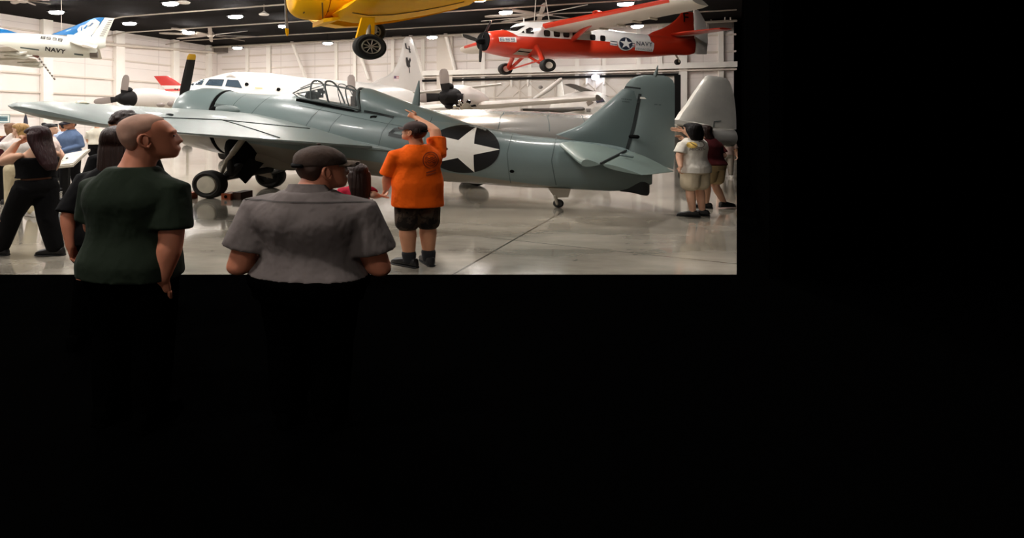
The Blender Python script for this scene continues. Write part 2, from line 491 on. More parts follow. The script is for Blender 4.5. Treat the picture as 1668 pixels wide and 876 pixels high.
# columns, girts, ledge and struts of the walls
tn = [0]
def trim(mb, m, label=None):
    tn[0] += 1
    return struct(mb.build('trim_%d' % tn[0], m, smooth=False))
yb_ = math.atan2(eb.y, eb.x); RB = Matrix.Rotation(yb_, 3, 'Z')
yl_ = math.atan2(el.y, el.x); RL = Matrix.Rotation(yl_, 3, 'Z')
for px, w in ((403, .32), (438, .45), (548, .3), (578, .3), (640, .3), (689, .34), (787, .34), (863, .3), (940, .34), (984, .3), (1040, .3), (1075, .3), (1174, .34)):
    p = on_back(px, 0, .17)
    trim(MB().box((p.x, p.y, ZC / 2), (w, .3, ZC), RB), MWHITE)
p = on_back(725, 0, .3); trim(MB().box((p.x, p.y, ZC / 2), (1.4, .55, ZC), RB), MBEAM)
p = on_back(1112, 0, .25); trim(MB().box((p.x, p.y, ZC / 2), (.55, .45, ZC), RB), MWHITE)
for px, w in ((76, .75), (194, .85), (285, .7), (340, .5), (-60, .7)):
    p = on_left(px, 0, .25)
    trim(MB().box((p.x, p.y, ZC / 2), (w, .45, ZC), RL), MWHITE)
for z in (2.3, 4.0, 5.4, 7.1, 8.6):
    a, b = on_left(-60, z, .08), on_left(346, z, .08)
    trim(MB().bar(a, b, .12, .12), MBEAM)
for z in (7.2, 8.5):
    a, b = on_back(362, z, .08), on_back(1199, z, .08)
    trim(MB().bar(a, b, .1, .14), MBEAM)
a, b = on_back(362, 4.4, .08), on_back(700, 4.4, .08); trim(MB().bar(a, b, .1, .14), MBEAM)
a, b = on_back(690, 6.15, .4), on_back(1199, 6.15, .4); trim(MB().bar(a, b, .75, .42), MWHITE)        # ledge above the big door
a, b = on_back(690, 5.80, .3), on_back(1199, 5.80, .3); trim(MB().bar(a, b, .5, .12), MBEAM)
for x0, y0, x1, y1 in ((474, 64, 497, 126), (576, 60, 600, 128), (668, 55, 690, 126), (725, 52, 742, 119)):
    q0 = on_back(x0, 0, 1.1); q1 = on_back(x1, 0, .4)
    q0.z = z_at(y0, q0.y); q1.z = z_at(y1, q1.y)
    trim(MB().tube([q0, q1], .17, 10), MWHITE)
# the wide hangar door under the ledge: track, jambs, cloth-like leaves with thin bracing
MDOOR = mat('door sheet', '#d8cfc6', 0.6, noise=0.06, nscale=0.5)
d0, d1 = on_back(735, 0, .22), on_back(1103, 0, .22)
dz = z_at(127, on_back(920).y)
dm = MB().prism([d0, d1, d1 + Vector((0, 0, dz)), d0 + Vector((0, 0, dz))], nb * .06)
door = struct(dm.build('door_1', MDOOR, smooth=False))
tr = MB().bar(on_back(684, dz + .02, .5), on_back(1105, dz + .02, .5), .1, .2)
tr.build('door_track', MBLACK, door, smooth=False)
for px, lab in ((733, 0), (1103.5, 1)):
    p = on_back(px, 0, .4); MB().box((p.x, p.y, dz / 2), (.24 if lab == 0 else .42, .2, dz), RB).build('door_jamb', MBLACK, door, smooth=False)
for px in (754, 833, 860, 955, 984, 1066):
    MB().tube([on_back(px, dz - .6, .42), on_back(px, dz + .1, .42)], .1, 8).build('track_hanger', MWHITE, door)
rail = MB()
for z in (3.9, 2.0): rail.bar(on_back(740, z, .33), on_back(1100, z, .33), .08, .12)
rail.build('door_rail', MBEAM, door, smooth=False)
brace = MB()
for px in (754, 833, 860, 955, 984):
    for s in (-1, 1): brace.tube([on_back(px, dz - .3, .34), on_back(px + 26 * s, 3.9, .34)], .03, 6)
for px in (806, 846, 905, 970, 1030): brace.bar(on_back(px, .1, .33), on_back(px, dz - .1, .33), .12, .08)
brace.build('door_bracing', MBEAM, door, smooth=False)

# roof pipes and purlins: straight runs under the dark roof
MPIPE = mat('pipe paint', '#b9ada1', 0.5)
def roofpipe(pts, r=.06, m=MPIPE):
    tn[0] += 1
    return struct(MB().tube(pts, r, 8).build('trim_%d' % tn[0], m))
for off, zz, x0, x1 in ((1.4, 9.35, 340, 1199), (6.5, 9.30, 300, 1199), (12.5, 9.25, 200, 1199), (18.5, 9.22, 0, 1199)):
    a = on_back(max(x0, 200), zz, off); b = on_back(x1, zz, off)
    l = a - eb * 4.5; l.z = zz - .55
    l2 = l - eb * 5; l2.z = zz - 1.5
    roofpipe(([l2, l] if off > 5 else [l]) + [a, b], .05 if off > 5 else .1)
roofpipe([on_left(-60, 7.75, .5), on_left(352, 8.9, .5)], .13, MBEAM)
for x0, y0, x1, y1, d in ((1154, 12, 1160, 40, 44), (1181, 0, 1181, 32, 43), (1189, 0, 1190, 32, 43)):
    roofpipe([P(x0, y0, d), P(x1, y1, d)], .05)
def duct(px0, px1, py0, py1, off):
    p, q = on_back(px0, 0, off), on_back(px1, 0, off)
    z0, z1 = z_at(py1, p.y), min(z_at(py0, p.y), ZC - .02)
    tn[0] += 1
    return struct(MB().bar((p.x, p.y, (z0 + z1) / 2), (q.x, q.y, (z0 + z1) / 2), .8, z1 - z0).build('trim_%d' % tn[0], mat('duct metal', '#6d645d', 0.4, 0.5), smooth=False))
duct(352, 368, 76, 86, 1.0); duct(641, 655, 56, 64, 1.0)
duct(1153, 1190, 38, 50, .9)

# lamps: flat panels hung in rows under the roof, on through the part of the hall above the frame
MLAMP = emit('lamp diffuser', '#fff9f3', LAMP)
def lamp(p, w, label, grp=None):
    t = thing('ceiling_light', label, 'ceiling light', p, yb_, grp)
    MB().box((0, 0, .05), (w * .96, .7, .08)).build('housing', MBLACK, t, smooth=False)
    MB().lathe((0, 0, 0), (0, 0, 1), [(-.11, .04), (-.11, .25), (-.07, .33), (.0, .35), (.01, .04)], 24, w * .48 / .35, up=(0, 1, 0)).build('diffuser', MLAMP, t)
    MB().tube([(0, 0, .08), (0, 0, ZC - p[2] + .02)], .015, 6).build('hanging_rod', MBLACK, t)
ZL = 9.2
for px, py, w, lab in ((92, 19.5, 1.15, 'glowing panel light above the white jet’s blue tail spine'),
                      (211, 38, 1.15, 'glowing panel light just right of the blue and white jet fin'),
                      (278, 5.5, 1.15, 'glowing panel light at the top edge above the ceiling fan’s left side'),
                      (383.5, 26.7, 1.15, 'glowing panel light above the big ceiling fan at left'),
                      (307, 52.7, 1.1, 'glowing panel light beside the left blades of the big ceiling fan'),
                      (387, 77.6, 1.0, 'glowing panel light by the back wall above the white airliner nose'),
                      (461, 42.4, .75, 'glowing panel light beside the yellow tipped propeller blade'),
                      (534, 70, .95, 'glowing panel light by the back wall left of the yellow plane’s wheel'),
                      (704, 60.4, .9, 'glowing panel light by the back wall right of the white tail fin'),
                      (824, 19.8, .9, 'glowing panel light above the red plane’s nose'),
                      (781, -1, .9, 'glowing panel light at the top edge right of the yellow wing'),
                      (1019, 6, 1.0, 'glowing panel light above the red plane’s long wing'),
                      (1038, 42.4, .9, 'glowing panel light under the wing beside the red tail fin')):
    zl = 8.55 if px in (387, 534, 704, 1038) else ZL
    d = (zl - CH) * F / (CY - py)
    lamp(P(px, py, d), w * (zl - CH) / (ZL - CH), lab)
for (px, py, w) in ((430, 23, .35), (299, 3.5, .4)):
    d = (ZL - .3 - CH) * F / (CY - py); p = P(px, py, d)
    t = thing('pendant_lamp', 'small round pendant lamp on a thin rod beside the yellow cowling' if px == 430 else 'small round fitting right of the topmost panel light', 'lamp', p, 0)
    MB().lathe((0, 0, 0), (0, 0, 1), [(-.06, .05), (-.06, w * .9), (0, w), (.1, w * .5), (.2, .05)], 20, 1).build('lamp_shade', MWHITE, t)
    MB().tube([(0, 0, .15), (0, 0, ZC - p.z + .02)], .02, 6).build('hanging_rod', MPIPE, t)
# further rows of the same lamps nearer the viewer, above the frame
for off in (22, 28, 34, 40, 46, 52, 60):
    for k in range(9):
        q = on_back(620, ZL, off) + eb * (-30 + 8.5 * k)
        if q.x < RR * max(q.y, 0) - 1.5 and q.x > -34 and q.y > -15 and (q.y < 0.1 or CY - (ZL - CH) * F / q.y < -14 or q.x < -.70 * q.y) and (q.x > -.64 * q.y - 12):
            lamp(tuple(q), 1.15, 'panel light in the rows above the middle of the hall', 'panel lights above the middle of the hall')

# ceiling fans
MFAN = mat('fan grey', '#b5aaa0', 0.45, 0.3)
def fan_thing(px, py, d, rad, label, phase, droop=0.0):
    p = P(px, py, d)
    t = thing('ceiling_fan', label, 'ceiling fan', p)
    MB().lathe((0, 0, 0), (0, 0, 1), [(-.22, .04), (-.22, .24), (-.05, .34), (.12, .3), (.3, .14), (.5, .1)], 20, 1).build('motor', MFAN, t)
    MB().tube([(0, 0, .4), (0, 0, ZC - p.z + .02)], .05, 8).build('downrod', MFAN, t)
    for k in range(8):
        a = phase + k * PI / 4; c, s = math.cos(a), math.sin(a)
        mb = MB()
        prof = [(.25, .08), (rad * .3, .17), (rad * .9, .15), (rad, .06)]
        rings = []
        for r, w in prof:
            ctr = Vector((c * r, s * r, -.05)); tv = Vector((-s, c, 0.25)).normalized()
            rings.append([ctr + tv * w + Vector((0, 0, .03)), ctr - tv * w + Vector((0, 0, .03)), ctr - tv * w - Vector((0, 0, .03)), ctr + tv * w - Vector((0, 0, .03))])
        mb.loft(rings).build('blade', MFAN, t, smooth=False)
fan_thing(343, 56, 50, 4.2, 'large ceiling fan with eight pale blades left of the yellow plane', .25)
fan_thing(881, 22, 41, 3.9, 'large ceiling fan with pale blades above the red plane’s cabin', .55)
fan_thing(36, -2, 35, 1.6, 'ceiling fan cut by the top left corner', .1)
# spot lamp on the door track
p = on_back(970, z_at(127, on_back(970).y), .8)
t = thing('wall_spotlight', 'small bluish spotlight shining on the black door track', 'spotlight', p)
MB().ell((0, 0, 0), .32, .2, .24).build('lamp_lens', emit('spot blue', '#dfe8ff', 6.0), t)
MB().box((0, .3, -.05), (.3, .3, .3)).build('housing', MWHITE, t, smooth=False)
MB().bar((0, .3, 0), (0, .62, 0), .1).build('bracket', MWHITE, t, smooth=False)
# ---------------------------------------------------------------- the blue-grey fighter on the floor
WF = Frame('fighter_plane', 'blue-grey propeller fighter with large white star, parked across the polished floor', 'aircraft', -3.08, 14.1, math.atan2(-.342, .94))
MG = mat('sea grey paint', '#75817f', 0.42, noise=0.10, nscale=1.1, bump=0.06, bscale=3.0, spec=0.45)
MG2 = mat('sea grey control surface', '#6a7775', 0.5, noise=0.08, nscale=1.5, spec=0.4)
MUND = mat('floor-warmed underside', '#948b7c', 0.5, noise=0.08, nscale=1.5)  # underside paint, its tan taking in the floor's warm reflection
MRUB = mat('black rubber', '#15130f', 0.75, noise=0.2, nscale=8)
MSTRUT = mat('bare strut metal', '#a39b8b', 0.4, 0.35)
MBLK = mat('black recess', '#060606', 0.9, spec=.1)
MCAP = mat('cream hub cap', '#d8d2bf', 0.5, noise=0.08, nscale=5)
MWHT = mat('white marking', '#ece8de', 0.5, noise=0.03, nscale=4)
MINS = mat('black marking', '#0a0a0b', 0.6, spec=.3)
MLINE = mat('panel gap', '#1c2222', 0.8)
MSIL = mat('faded stencil', '#49565500'[:7], 0.7)
# sea grey above, pale below with warm floor reflection tinted in: the paint line runs low along the belly
def fus_mat():
    p, q = WF.sz(430, 230), WF.sz(900, 302.5)
    m = two_tone('fighter skin', '#7f786b', '#6a7978', .36, [[line_through(p, q)]], coat=0.15)
    N, L, b = nodes_of(m)
    tc = N.new('ShaderNodeTexCoord')
    n = N.new('ShaderNodeTexNoise'); n.inputs['Scale'].default_value = 3; n.inputs['Detail'].default_value = 3; L.new(tc.outputs['Object'], n.inputs['Vector'])
    bp = N.new('ShaderNodeBump'); bp.inputs['Strength'].default_value = .08; bp.inputs['Distance'].default_value = .03
    L.new(n.outputs['Fac'], bp.inputs['Height']); L.new(bp.outputs['Normal'], b.inputs['Normal'])
    return m
MF = fus_mat()
# cowling: front lip, barrel, open cooling flaps at its rear
cow = WF.rows([(311, 151, 236, .80), (318, 146.5, 239, .90), (335, 143.5, 243, .95), (355, 144, 248, .95), (374, 146.5, 251.5, .93)])
cowl = body_loft(cow, 4, 40).build('cowling', MF, WF.o)
gap = MB(); r0 = cow[-1]
gap.loft([section(r0[0] + .0, r0[1], r0[2] * .985, r0[3] * .985, 2, 40), section(r0[0] + .07, r0[1] - .01, r0[2] * .94, r0[3] * .94, 2, 40)])
gap.build('cowl_flap_gap', MBLK, WF.o)
lip = cow[0]
MB().lathe((lip[0] - .05, 0, lip[1]), (1, 0, .17), [(0, .05), (0, .5), (.05, .55)], 30, 1.3).build('engine_face', MBLK, WF.o)
hull_rows = WF.rows([(377.5, 148.5, 250.5, .86), (400, 152, 258, .88), (440, 154, 268, .90), (475, 154, 275, .90), (505, 158.5, 277.5, .88), (540, 165, 279.5, .86), (580, 172, 282, .83), (620, 178, 287, .79),
                     (670, 184, 291.5, .73), (720, 192, 295, .67), (771, 203.6, 298.5, .60), (812, 211.5, 301.5, .53), (857, 220, 305, .45), (900, 225, 306.5, .38), (950, 229, 309, .30), (1000, 236, 311, .21), (1040, 250, 307, .12), (1062, 266, 300, .06)])
hull = body_loft(hull_rows, 4, 48).build('fuselage', MF, WF.o)
# razorback fairing behind the cockpit
rb_rows = WF.rows([(594, 143.5, 210, .46), (606, 145, 212, .46), (635, 155.3, 215, .44), (671, 168, 220, .40), (700, 178, 224, .36), (732, 189.4, 232, .32), (765, 201.5, 240, .26), (790, 208, 244, .2)])
razor = body_loft(rb_rows, 4, 40).build('turtledeck', MF, WF.o)
TREE = bvh_of([cowl, hull, razor])
def bow(mb, px, py_top, px_b, py_b, hw, r, n=2.4):
    """a hoop across the cockpit: crown at one pixel, feet at another"""
    a1, z1 = WF.sz(px, py_top); a0, z0 = WF.sz(px_b, py_b, -hw)
    pts = []
    for k in range(15):
        th = PI * k / 14
        c, s = math.cos(th), math.sin(th)
        f = abs(s) ** (2 / n)
        pts.append((a0 + (a1 - a0) * f, -hw * math.copysign(abs(c) ** (2 / n), c), z0 + (z1 - z0) * f))
    mb.tube(pts, r, 8, caps=False)
    return pts
# canopy: windscreen and sliding hood as glass, with their frames
can = MB(); ribs = []
for px, pt_, pb, pyb, hw in ((479.5, 151.5, 479, 153, .12), (497, 141, 489, 160, .36), (517, 131.5, 507, 163.5, .46), (537, 132, 536, 168.5, .47), (570, 139.5, 569, 174.5, .47), (590, 144.5, 586, 178, .46)):
    a1, z1 = WF.sz(px, pt_); a0, z0 = WF.sz(pb, pyb, -hw)
    ring = []
    for k in range(15):
        th = PI * k / 14; c, s = math.cos(th), math.sin(th); f = abs(s) ** (2 / 2.6)
        ring.append(Vector((a0 + (a1 - a0) * f, -hw * math.copysign(abs(c) ** (2 / 2.6), c), z0 + (z1 - z0) * f)))
    ribs.append(ring)
can.loft(ribs, False, False, closed=False)
canopy = can.build('canopy', glass('canopy glass', '#cfd8d6', .10), WF.o)
fr = MB()
def hoop(ring, r): fr.tube(ring, r, 8, caps=False)
hoop(ribs[2], .022); hoop(ribs[3], .022); hoop(ribs[5], .036)
for k in (0, 4, 10, 14): fr.tube([r[k] for r in ribs[1:]], .011 if k in (4, 10) else .026, 8)
for k in (0, 3, 11, 14): fr.tube([r[k] for r in ribs[:3]], .014, 8)
mid = [ribs[3][k].lerp(ribs[4][k], .62) for k in range(15)]; fr.tube(mid[:], .010, 8, caps=False); hoop(ribs[4], .016)
fr.build('canopy_frame', mat('canopy frame paint', '#3f4746', 0.5), canopy)
# cockpit: floor, panel with gunsight, seat and headrest
ck = MB()
a0, z0 = WF.sz(497, 163); a1, z1 = WF.sz(588, 181)
ck.loft([[Vector((a0, y, z0 + .02)) for y in (-.46, .46)] + [Vector((a0, y, z0 - .3)) for y in (.46, -.46)], [Vector((a1, y, z1 + .02)) for y in (-.46, .46)] + [Vector((a1, y, z1 - .3)) for y in (.46, -.46)]])
ck.build('cockpit_floor', MBLK, WF.o, smooth=False)
gs = MB()
p = WF.pt(509, 156); gs.ell(p, .13, .3, .12)
p = WF.pt(522, 152); gs.box(p, (.10, .12, .2)); gs.tube([WF.pt(514, 158), WF.pt(524, 151)], .06, 8); gs.box(WF.pt(526, 150), (.07, .07, .07))
gs.build('gunsight', MBLK, WF.o)
st = MB(); p = WF.pt(580, 168); st.box(p - Vector((0, 0, .1)), (.1, .42, .5)); st.box(p + Vector((.02, 0, .2)), (.12, .25, .14))
st.build('seat', mat('seat leather', '#4a403b', .7), WF.o)
# wings
zr0 = 1.80; chord_drop = .146
def wing_pt(s, t, up=0.0):
    dih = .030 * (abs(t) - .85)
    return Vector((s, t, zr0 - chord_drop * (s + .5) + dih + up))
def le_s(t): return -.5 - .45 * max(0, (abs(t) - .8)) / 4.9
def te_s(t): return 3.67 - 1.85 * (abs(t) - .8) / 4.9
UPW = Vector((chord_drop, 0, 1)).normalized()
for side, nm in ((-1, 'near'), (1, 'far')):
    rings = []
    ts = [.3, .8, 2.0, 3.2, 4.4, 5.1, 5.45, 5.62, 5.69]
    for i, t in enumerate(ts):
        th = .62 - .36 * (t - .3) / 5.4
        l, e = le_s(t), te_s(t)
        if t > 5: k = (5.69 - t) / .69; k = math.sqrt(max(0, 1 - (1 - k) ** 2)); mid_ = l + (e - l) * .42; l = mid_ + (l - mid_) * (.62 + .38 * k); e = mid_ + (e - mid_) * (.62 + .38 * k); th *= (.25 + .75 * k)
        rings.append(airfoil_ring(wing_pt(l, t * side), wing_pt(e, t * side), UPW, th))
    wg = MB().loft(rings).build('wing', mat('wing paint', '#727d7a', .42, noise=.08, nscale=1.2, spec=.45, coat=.05), WF.o)
    gl = MB()
    def surf(s, t): return wing_pt(s, t * side, 0)
    tr_ = bvh_of([wg])
    def on_top(s, t):
        h = tr_.ray_cast(Vector((s, t * side, 5)), Vector((0, 0, -1))); return (h[0] if h[0] is not None else wing_pt(s, t * side)) + Vector((0, 0, .004))
    for a, b in (((2.35, 1.1), (1.45, 3.0)), ((1.45, 3.0), (1.05, 5.2)), ((1.05, 5.2), (1.75, 5.3)), ((1.45, 3.0), (2.7, 3.05))):
        gl.tube([on_top(a[0] + (b[0] - a[0]) * k / 12, a[1] + (b[1] - a[1]) * k / 12) for k in range(13)], .012, 6)
    gl.build('aileron_gap', MLINE, wg)
    MB().ell(on_top(-.25, 4.6), .15, .08, .04).build('wing_light', mat('lamp lens', '#d9d2bd', .2), wg)
    MB().ell(on_top(1.0, 3.9), .09, .03, .025).build('wing_bump', MLINE, wg)
# wing-root fillet of each side runs back along the fuselage
for side in (-1, 1):
    mb = MB(); pts = [(2.4, .82, .12), (3.1, .80, .12), (3.7, .80, .07), (4.1, .80, .03)]
    mb.tube([wing_pt(s, side * (t - .05), .0) for s, t, r in pts], [r for s, t, r in pts], 10)
    mb.build('wing_fillet', MG, WF.o)
# fin, rudder, tailplane
sec = []
for pxl, pyl, pxt, pyt, th in ((905, 219, 1010, 252, .14), (915, 215.5, 1022, 236, .17), (930, 210, 1026, 222, .18), (946, 203.5, 1030, 210, .18), (962, 190, 1034, 195, .17), (979, 175.5, 1038, 180, .16), (998, 159, 1041, 165, .14), (1014, 145, 1043.5, 152, .12)):
    sec.append(airfoil_ring(WF.pt(pxl, pyl), WF.pt(pxt + 10, pyt), Vector((0, 1, 0)), th))
finm = MB().loft(sec).build('tail_fin', MF, WF.o)
sec = []
for pxl, pyl, pxt, pyt, th in ((1019, 252, 1097, 276, .11), (1022, 240, 1098.5, 255, .12), (1028, 215, 1099, 225, .12), (1034, 190, 1099, 195, .12), (1039, 170, 1099, 172, .12), (1016, 144.5, 1099, 150, .12), (1021, 136, 1099, 138, .11), (1028, 128.5, 1096, 131, .09), (1037, 124.5, 1090, 126, .07), (1048, 122.3, 1081, 123, .04)):
    sec.append(airfoil_ring(WF.pt(pxl, pyl), WF.pt(pxt, pyt), Vector((0, 1, 0)), th))
rud = MB().loft(sec).build('rudder', MG2, WF.o)
FT = bvh_of([finm, rud])
def strip(pl, w, tree, name, m, parent, off=.012):
    """thin dark line along local (s,z) points laid on the side"""
    pts, fs = [], []
    for i, (a, z) in enumerate(pl):
        j = min(i + 1, len(pl) - 1); k = max(i - 1, 0)
        dx, dz = pl[j][0] - pl[k][0], pl[j][1] - pl[k][1]; l = math.hypot(dx, dz) or 1
        pts += [(a - dz / l * w / 2, z + dx / l * w / 2), (a + dz / l * w / 2, z - dx / l * w / 2)]
        if i: b = 2 * i; fs.append((b - 2, b - 1, b + 1, b))
    return lay(pts, fs, tree, name, m, parent, off)
def pxline(F_, pts, n=10, t=0.0):
    q = [F_.sz(x, y, t) for x, y in pts]; out = []
    for a, b in zip(q[:-1], q[1:]):
        for k in range(n): out.append((a[0] + (b[0] - a[0]) * k / n, a[1] + (b[1] - a[1]) * k / n))
    return out + [q[-1]]
strip(pxline(WF, [(1042, 153), (1040, 165), (1032, 205), (1020, 247)]), .055, FT, 'rudder_gap', MLINE, finm)
strip(pxline(WF, [(1018, 141.5), (1043, 144.5)]), .03, FT, 'fin_tip_seam', MLINE, finm)
for i, (x0, y0, x1, y1) in enumerate(((1011.5, 161, 1029, 163), (1013, 165.5, 1025, 166.5))):
    n = 6
    for k in range(n):
        u0, u1 = (k + .08) / n, (k + .82) / n
        strip(pxline(WF, [(x0 + (x1 - x0) * u0, y0 + (y1 - y0) * u0), (x0 + (x1 - x0) * u1, y0 + (y1 - y0) * u1)], 2), .022, FT, 'stencil', MSIL, finm, .01)
for k in range(2): strip(pxline(WF, [(1065 + 7 * k, 170.2 + .4 * k), (1070.5 + 6 * k, 170.4 + .5 * k)], 2), .022, FT, 'stencil', MSIL, rud, .01)
q = [WF.sz(*c) for c in ((1042, 158), (1049, 158.4), (1052.5, 161.5), (1042, 161))]
lay(*quad_grid(q, 2, 2), FT, 'rudder_hinge_patch', MWHT, rud, .015)
MB().tube([WF.pt(1026, 222) + Vector((0, -.14, 0)), WF.pt(1037, 222.5) + Vector((0, -.2, 0))], .035, 8).build('rudder_horn', MBLK, rud)
MB().tube([WF.pt(1067, 124), WF.pt(1069.5, 115), WF.pt(1071.5, 107)], [.035, .025, .008], 8).build('aerial_mast', MG2, rud)
# tailplanes: near one leans towards the viewer
def tp(side):
    Q = lambda x, y, t: (lambda p: Vector((p.x, -t * side * -1 if False else abs(t) * side, p.z)))(WF.pt(x, y, t))
    L0, T0 = Q(911, 236, -.32), Q(1020, 248, -.14)
    tL, tT = Q(944, 264.5, -1.75), Q(979, 268, -1.75)
    MT = mat('tailplane paint', '#76857f', .33, noise=.07, nscale=1.4, coat=.1)
    up = Vector((.15, 0, 1)).normalized()
    rings = []
    for k, sc in ((0, 1), (.25, 1), (.5, 1), (.75, 1), (.92, .99), (.98, .93), (1, .82)):
        l, e = L0.lerp(tL, k), T0.lerp(tT, k); m_ = (l + e) / 2
        rings.append(airfoil_ring(m_ + (l - m_) * sc, m_ + (e - m_) * sc, up, (.20 - .08 * k)))
    o = MB().loft(rings).build('tailplane', MT, WF.o)
    e0, e1 = Q(1097, 279.5, -.16), Q(1047, 285.5, -1.8)
    rings = []
    for k in (0, .3, .6, .9, .97, 1):
        a, e = T0.lerp(tT, k) + Vector((.02, 0, 0)), e0.lerp(e1, k)
        if k > .95: m_ = (a + e) / 2; a, e = m_ + (a - m_) * .97, m_ + (e - m_) * .95
        rings.append(airfoil_ring(a, e, up, .12 - .05 * k))
    ev = MB().loft(rings).build('elevator', MT, WF.o)
    g = MB()
    g.tube([T0.lerp(tT, k / 8) + Vector((.0, 0, .035 - .012 * k / 8)) for k in range(9)], .02, 6)
    g.build('elevator_gap', MLINE, ev)
    for x, y in ((991, 262.5), (1012, 255)):
        p_ = Q(x, y, -.9); MB().tube([p_ + Vector((0, 0, .03)), p_ + Vector((.18, 0, .0))], .025, 6).build('elevator_hinge', MG2, ev)
    return o
tp(-1); tp(1)
tailcone = body_loft(WF.rows([(1010, 262, 311.5, .10), (1030, 268, 314, .10), (1046, 276, 318, .085), (1055, 284, 318.5, .05), (1058, 295, 314, .02)]), 3, 20)
tailcone.build('tail_cone', mat('tail cone shade', '#23282a', .5), WF.o)  # dark colour paints in the shade under the tail
# national star on a black disc
c = WF.sz(753, 242, -.62); e = WF.sz(813.5, 242, -.55); tt = WF.sz(753, 203, -.3); bb = WF.sz(753, 281, -.4)
rx, rz = (e[0] - c[0]), (tt[1] - bb[1]) / 2
c = (c[0], (tt[1] + bb[1]) / 2)
lay(*fan(c, circ_pts(c, rx, rz, 48), 12, 1), TREE, 'insignia_disc', MINS, WF.o, .012)
lay(*fan(c, star_pts(c, rx * 1.0, rz * 1.0, PI / 2), 12, 5), TREE, 'insignia_star', MWHT, WF.o, .024)
# slanted squadron letter beside the disc: an outlined D
strip(pxline(WF, [(633.5, 219), (641, 211), (655, 210.5), (659, 216), (652, 222.5), (633.5, 219), (641, 211)], 6, -.75), .075, TREE, 'squadron_letter', mat('letter grey', '#3c4242', .6), WF.o, .012)
# seams and small fittings
for pts, w in (([(392, 151), (388, 170), (388, 184)], .016),
               ([(436, 156), (426, 176), (418, 192)], .018), ([(489, 172), (540, 182), (600, 195), (660, 206)], .012), ([(530, 168), (516, 190), (508, 208)], .014),
               ([(592, 181), (612, 184.5), (640, 191)], .05), ([(640, 192), (628, 215), (622, 245)], .012), ([(560, 186), (548, 205), (543, 225)], .014), ([(700, 190), (694, 230), (697, 290)], .014), ([(832, 219), (826, 250), (830, 300)], .014), ([(905, 224), (898, 262), (905, 304)], .02)):
    strip(pxline(WF, pts, 8, -.5), w, TREE, 'panel_seam', MLINE if w > .03 else MSIL, WF.o, .006)
strip(pxline(WF, [(598.5, 190.5), (603, 189.5), (608.5, 190)], 4, -.7), .05, TREE, 'step_slot', MBLK, WF.o, .01)
lay(*fan(WF.sz(834, 279, -.45), circ_pts(WF.sz(834, 279, -.45), .045, .033, 14), 2, 1), TREE, 'access_hole', MBLK, WF.o, .012)
# exhaust scoop recess at the cowl side
q0 = WF.sz(345, 180, -.86); q1 = WF.sz(364, 176, -.86)
sc = [(q0[0], q0[1] + .17), (q1[0] + .25, q1[1] + .05), (q1[0] + .35, q1[1] - .06), (q0[0] + .1, q0[1] - .12)]
lay(*fan((q0[0] + .22, q0[1] + .02), sc, 4, 4), TREE, 'cooling_recess', mat('recess grey', '#4c5655', .6), WF.o, .014)
MB().ell((q0[0] + .42, -.90, q0[1] + .0), .36, .10, .12).build('cooling_scoop', MG, WF.o)
MB().ell((q0[0] + .10, -.93, q0[1] - .02), .10, .07, .12).build('scoop_mouth', MBLK, WF.o)
# canopy rail edge, aerial mast
strip(pxline(WF, [(510, 170), (545, 176.5), (578, 182), (585, 180)], 6, -.6), .03, TREE, 'canopy_rail', MLINE, WF.o, .012)
MB().tube([WF.pt(677.5, 170), WF.pt(680, 150), WF.pt(682.5, 132)], [.09, .06, .015], 8, flat=((0, 1, 0), .5)).build('aerial_mast', MG2, WF.o)
# propeller: hub in front of the cowl, three blades, one standing up beyond the nose
hubc = Vector((cow[0][0] - .35, 0, cow[0][1] + .06))
pr = MB().lathe(hubc, (1, 0, -.15), [(-.3, .02), (-.28, .1), (-.1, .16), (.1, .18), (.4, .18)], 20, K).build('propeller_hub', MBLK, WF.o)
tipv = WF.pt(313, 88, 0)
ang0 = math.atan2(.42, 1)
bl = (tipv - hubc); blen = bl.length
for k in range(3):
    rot = Matrix.Rotation(2 * PI * k / 3, 3, 'X')
    d = rot @ bl; d = Vector((d.x, d.y * (1 if k == 0 else .9), d.z))
    if k: d.z *= .8
    dn = d.normalized(); side = dn.cross(Vector((1, 0, 0))).normalized(); chord = (side * .75 + Vector((.66, 0, 0))).normalized()
    th = chord.cross(dn).normalized()
    def ring(f, w, tk): c_ = hubc + d * f; return airfoil_ring(c_ - chord * w, c_ + chord * w, th, tk, 6)
    mb = MB(); mb.loft([ring(f, w, t) for f, w, t in ((.06, .05, .1), (.2, .09, .09), (.45, .125, .06), (.7, .12, .045), (.91, .11, .03))])
    b = mb.build('propeller_blade', mat('prop black', '#1d1714', .45), WF.o)
    MB().loft([ring(f, w, t) for f, w, t in ((.911, .111, .032), (.965, .105, .028), (1.0, .08, .02))]).build('blade_tip', mat('prop yellow', '#c9971f', .5), b)
